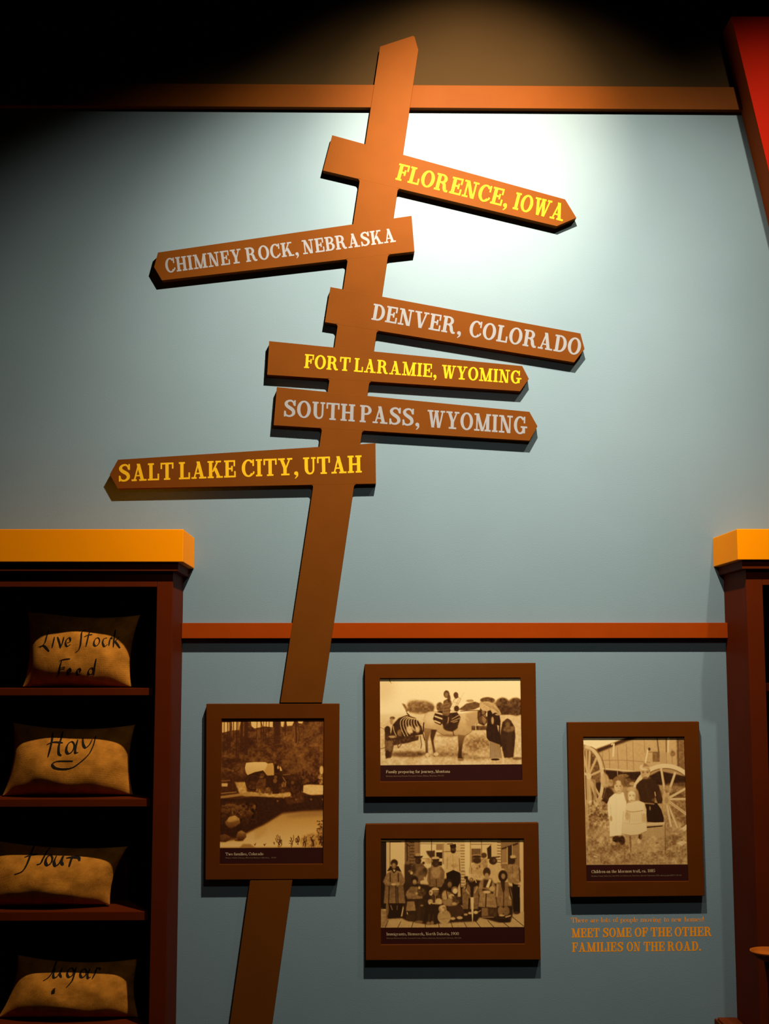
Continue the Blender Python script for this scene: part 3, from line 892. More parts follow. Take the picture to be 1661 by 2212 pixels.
    c.poly([(1150, 320), (1185, 330), (1200, 420), (1180, 455), (1150, 430)], .34, .8, 5); c.poly([(1185, 300), (1215, 296), (1240, 410), (1225, 462), (1200, 450)], .55, .85, 5); c.poly([(1168, 262), (1184, 292), (1166, 300)], .2); c.ell(1175, 352, 6, 8, .05); c.ell(1205, 400, 20, 40, .56, .5, 8); c.ell(1243, 350, 10, 26, .9, .9, 2)
    c.line([(1170, 330), (1240, 400)], 6, .08); c.line([(1150, 380), (1225, 340)], 6, .08)
    # loads and rider
    c.poly([(650, 318), (735, 300), (735, 440), (705, 470), (640, 440), (620, 395)], .14, 1, 3)
    for a_, b_ in (((655, 325), (730, 345)), ((645, 368), (728, 398)), ((640, 420), (700, 445))): c.line([a_, b_], 18, .88, .95, 2)
    c.poly([(735, 340), (900, 320), (940, 380), (900, 500), (840, 545), (760, 520), (725, 450)], .14, 1, 4, .15)
    for p in ([(840, 400), (930, 350)], [(830, 430), (930, 390)], [(800, 380), (790, 470)], [(850, 440), (900, 425)], [(760, 480), (790, 440)]): c.line(p, 12, .72, .8, 3)
    for p in ([(940, 360), (1000, 440)], [(970, 350), (1035, 415)], [(945, 390), (985, 450)]): c.line(p, 9, .8, .9, 2)
    c.ell(820, 490, 85, 50, .12, .8, 6, .1); c.line([(850, 545), (860, 590)], 8, .2)
    c.poly([(745, 190), (790, 165), (835, 190), (842, 250), (815, 330), (800, 365), (730, 358), (728, 270)], .36, 1, 3, .15)
    for k in range(4): c.line([(738 + 3 * k, 230 + 34 * k), (815 - 4 * k, 210 + 38 * k)], 5, .68, .7); c.line([(752 + 20 * k, 190), (745 + 18 * k, 350)], 4, .62, .6)
    c.ell(780, 112, 34, 44, .30, 1, 3); c.ell(780, 122, 20, 28, .52, .9, 4); c.ell(808, 165, 18, 50, .25, .9, 4)
    c.poly([(812, 288), (862, 178), (898, 134), (950, 168), (910, 242), (873, 310), (838, 312)], .52, .8, 2); c.poly([(818, 285), (867, 182), (900, 142), (943, 171), (904, 238), (869, 303), (841, 306)], .93, 1, 2); c.line([(845, 255), (885, 268)], 5, .55, .7); c.line([(868, 205), (910, 220)], 5, .55, .7); c.poly([(866, 108), (912, 104), (918, 150), (888, 168), (868, 150)], .30, .95, 3); c.line([(860, 290), (920, 170)], 5, .6, .7)
    c.ell(888, 120, 27, 32, .28, 1, 3); c.line([(880, 250), (985, 92)], 4, .75, .8)
    c.ell(895, 280, 30, 34, .18, .95, 4)
    c.poly([(915, 292), (1010, 222), (1110, 200), (1172, 222), (1165, 262), (1100, 290), (1010, 305)], .34, 1, 4, .12); c.ell(1050, 190, 45, 15, .5, .8, 4, .2)
    c.ell(1255, 185, 85, 36, .32, 1, 5, .2)
    c.poly([(1165, 205), (1260, 195), (1335, 225), (1395, 300), (1412, 350), (1385, 345), (1300, 330), (1190, 300), (1160, 260)], .72, 1, 4, .12)
    for k in range(5): c.curve([(1180 + 20 * k, 215 + 10 * k), (1290 + 10 * k, 235 + 14 * k), (1390, 320 + 6 * k)], 4, .5, .6)
    c.line([(940, 310), (1150, 300)], 8, .3)
    c.rect(1065, 480, 1240, 530, .25, .9, 4, .2); c.line([(1112, 460), (1115, 545)], 7, .85)
    # women
    c.poly([(1252, 310), (1290, 300), (1312, 345), (1390, 345), (1402, 430), (1395, 560), (1425, 700), (1395, 735), (1270, 655), (1240, 620), (1235, 520), (1252, 430)], .07, 1, 3, .05)
    c.ell(1345, 370, 42, 40, .08); c.ell(1310, 420, 16, 45, .72, .9, 4); c.poly([(1360, 470), (1385, 480), (1380, 560), (1368, 520)], .72); c.ell(1370, 350, 30, 12, .75, .8, 3)
    c.poly([(1276, 655), (1395, 700), (1415, 850), (1268, 848)], .78, 1, 2)
    for k in range(9): c.line([(1284 + 13 * k, 660 + 4 * k), (1276 + 16 * k, 850)], 6, .12, .9)
    c.ell(1335, 868, 50, 12, .1)
    c.poly([(1425, 440), (1480, 398), (1522, 420), (1565, 500), (1572, 600), (1545, 845), (1440, 852), (1412, 720), (1400, 560)], .13, 1, 4, .1)
    c.ell(1484, 445, 38, 46, .26); c.ell(1486, 466, 24, 28, .42, .8, 5); c.ell(1495, 520, 68, 38, .42, .8, 8, .2); c.ell(1545, 505, 20, 20, .5, .7, 5)
    c.line([(1500, 600), (1500, 830)], 60, .22, .6, 12); c.ell(1465, 862, 22, 14, .75, .8, 3); c.ell(1515, 868, 22, 12, .7, .8, 3)
    c.tr = (1.0, 0.0, 0.0)
    return c.finish(944, RAMP_WARM, CAP, .05)


def pic_group():
    c = Canvas(218, 212, 1468, 1135, 430, 33)
    c.T[:] = .84
    c.rect(215, 210, 1470, 232, .62, .8, 4)
    c.rect(215, 238, 266, 830, .03, 1, 1); c.rect(266, 236, 300, 640, .80); c.rect(300, 244, 418, 640, .90); c.line([(298, 238), (298, 460)], 5, .2); c.line([(300, 241), (396, 241)], 6, .08)
    c.rect(415, 236, 426, 640, .96)
    c.rect(426, 225, 562, 640, .40, 1, 2, .15)
    for k in range(9): c.line([(470, 246 + 27 * k), (508, 248 + 27 * k)], 6, .2)
    c.line([(447, 260), (447, 410)], 8, .1); c.line([(440, 255), (470, 285)], 8, .15); c.rect(512, 215, 562, 360, .50); c.line([(546, 215), (546, 340)], 4, .35)
    c.rect(562, 240, 775, 480, .93); c.line([(562, 258), (840, 262)], 5, .35, .8); c.rect(695, 264, 758, 314, .55, 1, 1); c.rect(700, 334, 756, 388, .10, 1, 1)
    c.rect(690, 262, 700, 390, .95); c.line([(690, 322), (770, 322)], 10, .95); c.poly([(612, 322), (690, 318), (690, 380), (650, 385), (622, 350)], .22, .95, 4, .1)
    c.line([(660, 212), (662, 470)], 6, .25); c.rect(755, 255, 770, 440, .62); c.line([(562, 390), (640, 390)], 4, .5)
    c.ell(640, 410, 35, 25, .6, .7, 6, .2)
    c.rect(775, 255, 920, 520, .84, 1, 2, .05); c.line([(780, 326), (950, 322)], 4, .45); c.line([(750, 330), (830, 330)], 4, .45); c.line([(800, 262), (845, 258)], 7, .25)
    for k in range(17): c.line([(915, 272 + 25 * k), (950, 272 + 25 * k)], 6, .35, .85)
    c.rect(950, 225, 995, 580, .95); c.line([(1000, 215), (1000, 580)], 8, .6)
    c.rect(1006, 235, 1190, 480, .88); c.line([(1005, 264), (1185, 264)], 5, .4); c.line([(1096, 215), (1100, 380)], 6, .45)
    c.rect(1008, 302, 1092, 425, .36, 1, 3, .1); c.poly([(1144, 300), (1182, 268), (1184, 400), (1152, 385)], .12, 1, 2); c.ell(1118, 362, 26, 24, .2, .9, 4); c.rect(1095, 390, 1150, 470, .6, .9, 3, .3)
    c.rect(1190, 215, 1238, 470, .84)
    for k in range(9): c.line([(1236, 248 + 25 * k), (1264, 250 + 25 * k)], 6, .3)
    c.rect(1266, 222, 1432, 480, .48, 1, 2, .06); c.poly([(1272, 300), (1415, 250), (1415, 265), (1272, 312)], .15); c.rect(1328, 282, 1364, 450, .14, 1, 2); c.rect(1275, 312, 1320, 440, .55); c.line([(1322, 290), (1322, 440)], 6, .75); c.line([(1366, 270), (1366, 400)], 6, .7)
    c.line([(1275, 432), (1320, 430)], 6, .8)
    c.rect(1430, 232, 1462, 870, .82); c.rect(1462, 232, 1470, 870, .4)
    # boards underfoot
    c.poly([(215, 830), (320, 870), (1340, 880), (1470, 855), (1470, 995), (215, 995)], .74, 1, 3, .08)
    c.poly([(215, 820), (290, 860), (280, 990), (215, 990)], .5, .7, 10, .2)
    for a_, b_ in (((282, 930), (255, 992)), ((392, 940), (366, 992)), ((500, 945), (485, 992)), ((605, 955), (606, 992)), ((720, 955), (726, 992)), ((830, 950), (842, 992)), ((944, 950), (966, 992)), ((1045, 940), (1086, 992)), ((1150, 935), (1202, 992)), ((1260, 930), (1335, 992)), ((1360, 900), (1465, 985))):
        c.line([a_, b_], 5, .15)
    c.poly([(268, 640), (430, 600), (640, 620), (900, 520), (960, 560), (1380, 640), (1370, 870), (1345, 950), (1240, 950), (1080, 905), (1050, 940), (820, 950), (620, 965), (440, 930), (400, 910), (275, 915)], .08, .97, 6, .05)
    c.rect(915, 500, 960, 640, .8); [c.line([(915, 505 + 25 * k), (950, 505 + 25 * k)], 6, .3, .85) for k in range(6)]
    c.rect(425, 440, 500, 660, .13, .9, 8)
    # back row
    c.poly([(270, 520), (330, 480), (395, 500), (428, 580), (412, 630), (262, 630), (236, 590)], .50, 1, 4, .18)
    c.poly([(255, 620), (415, 620), (432, 780), (243, 780)], (.36, .48), 1, 4, .14)
    for a_, b_ in (((292, 630), (286, 778)), ((350, 630), (352, 778)), ((365, 640), (368, 778)), ((300, 520), (300, 590)), ((370, 520), (372, 590))): c.line([a_, b_], 9, .12, .85, 2)
    c.poly([(300, 455), (372, 455), (398, 505), (355, 492), (333, 520), (312, 492), (272, 500)], .08, 1, 2); c.ell(335, 428, 32, 33, .12); c.ell(332, 452, 19, 27, .50, 1, 3); c.ell(330, 445, 5, 8, .72); c.poly([(322, 484), (345, 486), (336, 508)], .85)
    c.ell(330, 614, 22, 9, .82); c.ell(365, 612, 18, 14, .62)
    c.poly([(290, 782), (415, 782), (420, 860), (400, 905), (285, 912)], .05, 1, 2); c.ell(275, 830, 14, 55, .42, .9, 4); c.line([(305, 800), (318, 835)], 9, .45); c.line([(362, 800), (360, 835)], 7, .4); c.poly([(412, 800), (418, 820), (405, 895), (392, 895)], .82, 1, 2)
    c.poly([(488, 440), (530, 425), (580, 430), (622, 485), (616, 540), (600, 575), (545, 590), (515, 560), (480, 500)], .40, 1, 4, .18); c.ell(505, 480, 20, 40, .2, .8, 6); c.ell(605, 500, 22, 34, .22, .8, 6, .2); c.ell(575, 520, 30, 20, .3, .7, 6)
    c.rect(522, 343, 562, 372, .66, 1, 2); c.poly([(502, 368), (587, 366), (575, 384), (520, 388)], .08); c.ell(545, 408, 26, 30, .15, 1, 3); c.ell(535, 410, 5, 14, .4, .7, 3); c.ell(590, 428, 12, 12, .15); c.ell(485, 515, 12, 14, .8); c.ell(600, 562, 8, 14, .85); c.ell(470, 500, 14, 10, .55, .8)
    c.poly([(630, 475), (675, 452), (745, 458), (775, 500), (770, 600), (745, 640), (640, 635), (622, 580)], .44, 1, 4, .15); c.ell(700, 505, 40, 60, .62, .9, 8, .1); c.line([(645, 480), (645, 620)], 6, .22, .7); c.line([(700, 570), (702, 635)], 6, .12)
    c.ell(696, 384, 34, 13, .80); c.poly([(662, 395), (728, 392), (728, 408), (672, 410)], .12); c.ell(697, 432, 34, 32, .18, 1, 3); c.ell(705, 440, 16, 16, .3, .7, 4); c.rect(720, 415, 752, 452, .12)
    c.poly([(775, 420), (800, 355), (835, 335), (872, 338), (908, 370), (922, 470), (915, 520), (880, 500), (850, 495), (800, 520), (770, 500)], .80, 1, 3, .1); c.line([(846, 360), (850, 500)], 4, .5, .7); c.line([(902, 390), (908, 500)], 7, .35, .8); c.ell(858, 450, 30, 18, .62, .6, 5, .2); c.line([(800, 380), (795, 480)], 5, .45, .7)
    c.poly([(788, 518), (850, 490), (910, 515), (905, 640), (860, 690), (800, 660)], .03, 1, 2)
    c.ell(850, 312, 24, 30, .18); c.poly([(820, 268), (872, 260), (876, 292), (826, 300)], .08, 1, 1); c.ell(848, 310, 12, 12, .36, .8, 3); c.ell(850, 332, 18, 10, .05)
    c.poly([(990, 460), (1045, 425), (1095, 428), (1130, 480), (1128, 560), (1000, 560), (985, 520)], .74, 1, 4, .2); c.ell(1058, 408, 34, 26, .22); c.ell(1055, 365, 45, 14, .62); c.ell(1055, 372, 40, 9, .12); c.ell(1080, 460, 8, 14, .3, .8, 3); c.ell(1060, 475, 10, 10, .4, .7, 3); c.line([(1010, 470), (1008, 540)], 6, .4, .7)
    c.poly([(1130, 500), (1165, 445), (1262, 445), (1278, 510), (1275, 600), (1150, 600)], .80, 1, 4, .08); c.ell(1198, 412, 36, 32, .16); c.ell(1208, 408, 14, 16, .38, .7, 4); c.line([(1154, 388), (1200, 380), (1250, 374)], 13, .20); c.line([(1210, 374), (1250, 370)], 4, .6)
    c.poly([(1292, 480), (1335, 440), (1412, 442), (1442, 500), (1438, 600), (1390, 625), (1330, 600)], .54, 1, 4, .15); c.ell(1368, 408, 23, 32, .12); c.ell(1372, 376, 26, 16, .76); c.line([(1345, 392), (1402, 390)], 7, .2); c.line([(1368, 450), (1366, 560)], 5, .3, .7); c.line([(1425, 470), (1432, 590)], 8, .15, .8); c.ell(1380, 540, 25, 20, .68, .6, 5)
    c.poly([(1366, 600), (1382, 618), (1430, 620), (1432, 868), (1372, 862)], .03, 1, 2); c.ell(1400, 868, 28, 12, .2); c.ell(1425, 632, 14, 10, .6)
    # front row
    c.poly([(440, 680), (480, 635), (540, 635), (590, 690), (580, 742), (450, 745), (434, 705)], .50, 1, 4, .2); c.ell(512, 575, 30, 34, .08); c.ell(513, 594, 18, 22, .62, 1, 3); c.ell(512, 610, 14, 8, .4, .7, 3); [c.line([(470 + 12 * k, 640), (462 + 14 * k, 690)], 4, .22, .8) for k in range(5)]
    c.ell(572, 685, 42, 36, .28, 1, 4, .15); c.ell(555, 640, 18, 20, .15); c.ell(553, 645, 11, 14, .80); c.ell(530, 695, 12, 12, .7)
    c.poly([(455, 745), (610, 742), (640, 850), (600, 955), (525, 945), (510, 850)], .13, 1, 4, .06); c.poly([(448, 765), (510, 762), (524, 845), (436, 848)], .54, 1, 3, .12); c.line([(445, 868), (520, 866)], 26, .14, .9, 3); c.ell(465, 905, 26, 32, .20, 1, 4); c.ell(497, 905, 22, 32, .18, 1, 4); c.line([(447, 860), (450, 875)], 8, .8); c.line([(560, 780), (545, 930)], 24, .24, .6, 8); c.ell(550, 942, 36, 12, .42)
    c.ell(576, 800, 14, 8, .55)
    c.poly([(655, 710), (742, 705), (745, 780), (655, 780)], .24, 1, 3, .1); c.ell(697, 690, 24, 26, .40, 1, 3); c.ell(692, 660, 33, 18, .82); c.line([(664, 672), (726, 672)], 6, .15); c.line([(666, 680), (724, 680)], 4, .7); c.ell(655, 688, 17, 26, .86); c.ell(650, 690, 9, 12, .5)
    c.ell(722, 770, 32, 32, .82, 1, 4, .1); c.ell(650, 765, 22, 20, .72, 1, 4); c.poly([(632, 775), (655, 770), (648, 812), (640, 812)], .84); c.line([(668, 782), (710, 785)], 12, .75); c.line([(694, 705), (694, 770)], 4, .6)
    c.poly([(612, 790), (750, 790), (735, 900), (700, 965), (620, 965), (590, 930)], .09, 1, 4, .05); c.line([(640, 880), (635, 945)], 16, .24, .8, 4); c.line([(675, 885), (670, 945)], 14, .2, .8, 4); c.ell(632, 955, 17, 15, .50); c.ell(665, 952, 15, 17, .50)
    c.poly([(752, 700), (785, 672), (835, 690), (880, 740), (915, 760), (870, 810), (770, 805), (748, 760)], .50, 1, 4, .18); c.ell(778, 710, 26, 42, .72, .9, 6, .15); c.line([(790, 675), (800, 740)], 8, .2); c.ell(808, 610, 34, 42, .10); c.ell(818, 618, 19, 25, .46, 1, 3); c.ell(820, 640, 18, 10, .3, .7, 4); c.ell(800, 775, 40, 22, .58, .8, 6)
    c.ell(862, 665, 29, 32, .48); c.ell(866, 674, 20, 24, .94, 1, 3); c.ell(835, 720, 24, 20, .84, .9, 4, .2); c.poly([(835, 720), (900, 715), (918, 770), (850, 785)], .24, .9, 5, .15); c.ell(858, 785, 20, 12, .72); c.poly([(890, 640), (908, 600), (915, 725), (888, 725)], .84, .9, 3)
    c.poly([(800, 812), (915, 795), (948, 860), (900, 905), (845, 925), (812, 880)], .22, 1, 4, .08); c.poly([(912, 795), (945, 815), (940, 830)], .8); c.ell(770, 900, 58, 62, (.62, .72), 1, 4, .1); c.line([(730, 920), (800, 915)], 5, .4, .6); c.ell(756, 830, 36, 34, .74, 1, 4, .6); c.ell(845, 915, 22, 12, .80); c.ell(905, 908, 26, 13, .78); c.ell(958, 880, 18, 10, .72)
    c.poly([(925, 660), (965, 600), (1050, 600), (1072, 660), (1066, 835), (930, 832)], .44, 1, 4, .2); c.poly([(975, 600), (1060, 595), (1066, 622), (1030, 640), (1020, 740), (1002, 740), (998, 640)], .08, 1, 3); c.line([(948, 640), (985, 700)], 12, .75, .8, 3); c.line([(1060, 640), (1035, 690)], 12, .75, .8, 3); c.line([(970, 610), (955, 660)], 8, .15); c.line([(990, 745), (986, 830)], 14, .07)
    c.ell(1010, 558, 33, 34, .82, 1, 3, .15); c.ell(1008, 578, 18, 20, .40, 1, 3); c.ell(1006, 574, 7, 7, .8); c.rect(946, 545, 976, 570, .1, 1, 3); c.line([(1030, 545), (1050, 600)], 9, .75)
    c.poly([(999, 730), (1028, 730), (1026, 820), (1019, 945), (1014, 945), (1008, 860)], .92, 1, 2); c.ell(995, 868, 18, 10, .85); c.ell(1045, 862, 20, 14, .88); c.line([(1060, 862), (1088, 845)], 7, .6); c.ell(1045, 910, 16, 30, .1)
    c.poly([(1078, 600), (1115, 560), (1185, 562), (1222, 640), (1215, 700), (1230, 822), (1066, 814), (1078, 720), (1068, 660)], .56, 1, 4, .15); c.poly([(1115, 575), (1190, 580), (1180, 650), (1110, 645)], .2, 1, 4); c.poly([(1164, 568), (1182, 580), (1158, 650), (1134, 642)], .95, 1, 2); c.ell(1142, 510, 33, 42, .20); c.ell(1142, 542, 19, 26, .62, 1, 3); c.line([(1110, 665), (1190, 690)], 22, .2, .9, 4); c.ell(1142, 684, 34, 12, .85); c.ell(1188, 655, 24, 22, .74); c.line([(1136, 700), (1132, 815)], 9, .12)
    c.poly([(1098, 822), (1226, 825), (1232, 895), (1160, 912), (1095, 900)], .26, 1, 3, .1); c.poly([(1098, 822), (1150, 822), (1152, 890), (1096, 895)], .48, .9, 4, .1); c.line([(1100, 905), (1200, 905)], 5, .6)
    c.poly([(1232, 600), (1330, 595), (1362, 700), (1360, 808), (1232, 810), (1222, 690)], .48, 1, 4, .15); c.ell(1283, 545, 40, 52, .09); c.ell(1286, 546, 18, 25, .55, 1, 3); c.poly([(1262, 585), (1300, 585), (1300, 660), (1288, 700), (1270, 640)], .12, .95, 4); c.line([(1290, 690), (1288, 805)], 7, .2); c.line([(1235, 620), (1228, 720)], 18, .75, .8, 5); c.ell(1348, 735, 12, 16, .75); c.line([(1335, 640), (1355, 740)], 10, .15)
    c.ell(1262, 850, 26, 42, .48, 1, 4, .1); c.ell(1310, 850, 30, 42, .44, 1, 4, .1); c.ell(1272, 890, 26, 8, .8); c.poly([(1300, 900), (1350, 885), (1350, 896), (1305, 910)], .78); c.ell(1290, 935, 60, 16, .05)
    return c.finish(992, RAMP_DIM, CAP, .05)


def pic_children():
    c = Canvas(256, 264, 1388, 1832, 330, 44)
    c.T[:] = .64
    c.rough(256, 900, 1390, 1660, .25)
    c.poly([(250, 260), (780, 260), (600, 332), (410, 398), (330, 372), (250, 340)], (.97, 1.0), 1, 3)
    c.poly([(408, 402), (800, 270), (1390, 264), (1390, 600), (1000, 610), (880, 650), (470, 615)], .74, 1, 3, .06)
    c.poly([(405, 398), (600, 330), (770, 262), (900, 264), (640, 352), (420, 440)], .16, .95, 9); c.rect(860, 262, 1390, 285, .4, .8, 8)
    for x, y0, y1 in ((470, 420, 600), (545, 400, 610), (640, 380, 615), (740, 340, 620), (812, 310, 645), (940, 285, 440), (1090, 275, 540), (1180, 275, 560), (1245, 400, 560)):
        c.line([(x, y0), (x + 4, y1)], 6, .50, .8, 3)
    c.line([(430, 522), (700, 520), (1000, 545)], 7, .55, .9, 2); c.line([(470, 612), (880, 650)], 12, .9, .9, 3)
    c.poly([(590, 345), (612, 330), (600, 480), (578, 490)], .90); c.line([(575, 350), (590, 340)], 14, .9)
    c.line([(978, 410), (945, 560)], 16, .92); c.ell(995, 400, 14, 18, .3); c.rect(1030, 432, 1110, 540, .42, .85, 4, .2); c.line([(985, 432), (1110, 432)], 7, .5); c.rect(1120, 440, 1175, 560, .7)
    c.line([(1085, 275), (1100, 430)], 14, .36, .9, 3); c.line([(1212, 275), (1205, 430)], 20, .88, .9, 3); c.line([(1190, 275), (1185, 430)], 12, .4, .8, 3); c.rect(1300, 275, 1388, 640, .42, .8, 8, .25); c.line([(1320, 290), (1315, 620)], 16, .3, .7, 3); c.ell(1255, 450, 30, 30, .4, .7, 6, .3)
    c.poly([(475, 628), (640, 640), (700, 655), (880, 645), (1000, 690), (1100, 640), (1390, 700), (1390, 810), (1080, 790), (880, 820), (700, 770), (540, 730)], .08, .95, 6, .1)
    c.poly([(540, 740), (720, 700), (880, 760), (840, 820), (700, 810), (520, 830)], .40, .9, 8, .35)
    c.ell(800, 780, 40, 20, .72, .9, 4); c.ell(700, 690, 60, 20, .6, .7, 5, .3); c.line([(632, 640), (636, 700)], 10, .6)
    # left wheel and poles
    for x, t in ((262, .82), (275, .4), (290, .75), (310, .35), (330, .7), (345, .3)): c.line([(x, 420), (x + 4, 1000)], 13, t, .8, 3)
    c.poly([(330, 430), (400, 460), (440, 600), (450, 900), (400, 1000), (340, 900), (320, 600)], .36, .8, 10, .35)
    c.poly([(385, 770), (450, 760), (470, 830), (440, 960), (390, 860)], .12, .9, 6); c.poly([(470, 800), (560, 830), (590, 880), (510, 1000), (440, 950)], .18, .9, 8, .2)
    c.ring(290, 720, 175, 345, 36, .84, -88, 58); c.ring(310, 720, 192, 352, 8, .45, -80, 40)
    for p in ((330, 430), (400, 500), (448, 635), (445, 940), (395, 960), (320, 1000), (262, 480)): c.line([(308, 695), p], 24, .78, .95, 3)
    c.ell(312, 695, 26, 34, .86); c.line([(258, 660), (330, 700)], 24, .84); c.line([(345, 735), (375, 745), (380, 900), (370, 950)], 26, .62, .9, 4)
    c.ell(492, 745, 46, 78, .70, .95, 8, .15); c.ell(470, 740, 26, 60, .80, .7, 8); c.ell(560, 770, 30, 40, .72, .8, 8, .3)
    c.poly([(395, 935), (440, 930), (455, 1010), (410, 1015)], .72); c.ell(380, 1070, 90, 60, .74, .8, 16, .3); c.ell(400, 1120, 100, 60, .42, .8, 16, .3); c.rough(270, 950, 540, 1260, .3)
    c.line([(280, 960), (292, 1260)], 22, .72, .8, 4)
    # right wheel
    c.poly([(850, 780), (900, 700), (1000, 640), (1000, 900), (850, 900)], .45, .6, 10, .2)
    c.poly([(1130, 780), (1390, 760), (1390, 1230), (1200, 1150)], .48, .7, 12, .3); c.ell(1290, 900, 80, 30, .3, .7, 10, .3)
    c.ring(1165, 955, 365, 372, 46, .88, -170, 72); c.ring(1165, 955, 335, 342, 6, .35, -160, 60)
    for p in ((1122, 610), (1275, 665), (1388, 835), (1388, 948), (1388, 1110), (1285, 1245), (1215, 1235)): c.line([(1168, 950), p], 27, .84, .97, 3); c.line([(1182, 962), (p[0] + 14, p[1] + 8)], 5, .4, .7, 2)
    c.ell(1165, 945, 50, 68, .74, 1, 5, .1); c.ell(1190, 840, 50, 40, .6, .8, 8, .3); c.ell(1172, 960, 22, 34, .62)
    # boy
    c.poly([(880, 748), (945, 718), (1020, 735), (1090, 800), (1128, 950), (1120, 992), (1070, 995), (1044, 905), (1036, 990), (930, 994), (870, 962), (832, 835), (840, 790)], .15, 1, 4, .06)
    c.line([(945, 780), (985, 980)], 20, .24, .6, 8); c.ell(1100, 900, 26, 50, .26, .6, 10); c.line([(1044, 870), (1050, 910)], 10, .9, .9, 2); c.line([(870, 800), (880, 930)], 10, .08, .7, 4)
    c.poly([(928, 1000), (1060, 985), (1110, 1060), (1136, 1150), (1132, 1208), (950, 1192), (942, 1080)], .06, 1, 3); c.line([(935, 990), (1030, 1000)], 14, .6, .9, 3); c.ell(985, 1045, 8, 24, .7, .8, 3); c.ell(1030, 955, 26, 20, .45, .6, 6)
    c.ell(944, 650, 54, 72, .76, 1, 3); c.ell(930, 602, 52, 34, .86, 1, 5); c.poly([(915, 600), (935, 545), (990, 590), (985, 620)], .52, .9, 6); c.ell(990, 640, 9, 18, .6)
    for x in (920, 968): c.ell(x, 656, 9, 5, .12, .95, 2); c.line([(x - 15, 642), (x + 13, 640)], 5, .42, .7, 2); c.ell(x, 650, 18, 12, .5, .5, 6)
    c.ell(915, 690, 16, 34, .62, .6, 8); c.ell(960, 600, 40, 10, .88, .6, 5)
    c.line([(942, 660), (940, 690)], 6, .6, .7, 2); c.line([(926, 708), (962, 706)], 7, .35, .9, 1); c.ell(945, 724, 34, 12, .4, .7, 5)
    # box
    c.poly([(750, 1350), (940, 1215), (1148, 1205), (1142, 1508), (758, 1520)], .68, 1, 3, .05); c.poly([(940, 1205), (1148, 1195), (1148, 1222), (940, 1232)], .82); c.poly([(943, 1244), (1122, 1233), (1118, 1243), (944, 1258)], .08, 1, 1); c.line([(1148, 1205), (1143, 1505)], 7, .42); c.ell(1055, 1420, 20, 8, .5); c.poly([(745, 1345), (765, 1345), (768, 1520), (750, 1510)], .4, .8, 4)
    # girls
    c.poly([(585, 890), (640, 872), (695, 872), (725, 960), (718, 1100), (700, 1330), (528, 1348), (530, 1180), (516, 1090), (512, 990), (535, 930)], (.98, .95), 1, 3)
    c.line([(545, 1010), (552, 1180)], 7, .78, .6, 4); c.ell(548, 1155, 14, 30, .68, .9, 5); c.line([(610, 900), (600, 1320)], 8, .88, .5, 6); c.line([(665, 1320), (690, 1080)], 8, .72, .7, 4)
    c.ell(640, 752, 62, 58, .50, 1, 5, .15); c.ell(640, 808, 48, 66, .84, 1, 4); c.ell(600, 770, 18, 20, .48, .8, 6); c.ell(685, 760, 18, 40, .42, .8, 6)
    for x in (622, 661): c.ell(x, 806, 8, 4, .25, .9, 2); c.line([(x - 13, 793), (x + 11, 792)], 4, .6, .6, 2); c.ell(x, 802, 15, 9, .6, .5, 5)
    c.ell(672, 830, 16, 34, .66, .6, 9); c.ell(640, 880, 36, 10, .70, .7, 6)
    c.line([(640, 815), (638, 838)], 5, .66, .7, 2); c.line([(628, 858), (654, 857)], 6, .48, .9, 1)
    c.ell(605, 1378, 48, 34, .14, .95, 6, .15); c.ell(665, 1390, 36, 46, .12, .95, 6, .15); c.ell(640, 1470, 110, 44, .42, .85, 14, .25)
    c.ell(782, 885, 82, 74, .64, 1, 6, .15); c.ell(785, 840, 50, 26, .80, .8, 8); c.ell(784, 915, 47, 58, .93, 1, 4)
    for x in (766, 805): c.ell(x, 908, 8, 4, .28, .9, 2); c.line([(x - 12, 893), (x + 12, 890)], 4, .66, .6, 2); c.ell(x, 904, 15, 9, .66, .5, 5)
    c.ell(820, 930, 14, 34, .74, .6, 9); c.ell(786, 966, 32, 8, .72, .7, 5); c.ell(850, 930, 26, 50, .58, .8, 8); c.ell(728, 920, 20, 50, .60, .8, 8)
    c.line([(785, 915), (784, 938)], 5, .76, .7, 2); c.line([(772, 956), (798, 955)], 6, .52, .9, 1)
    c.poly([(730, 990), (790, 975), (852, 962), (925, 985), (945, 1060), (938, 1150), (945, 1290), (850, 1330), (770, 1338), (664, 1320), (682, 1215), (708, 1130), (705, 1060)], (.92, .86), 1, 4)
    c.curve([(722, 1070), (790, 1085), (905, 1070)], 9, .62, .9, 3); c.line([(925, 1000), (930, 1080)], 8, .72, .8, 3)
    c.ell(730, 1125, 24, 46, .74, .9, 6, .1); c.ell(918, 1150, 22, 52, .74, .9, 6, .1); c.line([(760, 1095), (752, 1200)], 6, .66, .8, 3); c.line([(890, 1095), (895, 1190)], 6, .66, .8, 3)
    for k in range(6): c.line([(770 + 20 * k, 1100), (768 + 21 * k, 1185)], 4, .76, .7, 2)
    c.curve([(690, 1205), (800, 1215), (935, 1195)], 6, .78, .8, 3); c.line([(662, 1322), (770, 1340), (850, 1332), (945, 1292)], 7, .5, .7, 3)
    c.line([(862, 1340), (858, 1380)], 24, .2, .9, 4); c.line([(882, 1330), (880, 1370)], 14, .3, .8, 4); c.ell(850, 1400, 20, 28, .84, .95, 4); c.ell(720, 1380, 24, 40, .60, .8, 6)
    # ground
    c.poly([(256, 1440), (700, 1540), (1150, 1530), (1390, 1440), (1390, 1660), (256, 1660)], .60, .7, 24, .12)
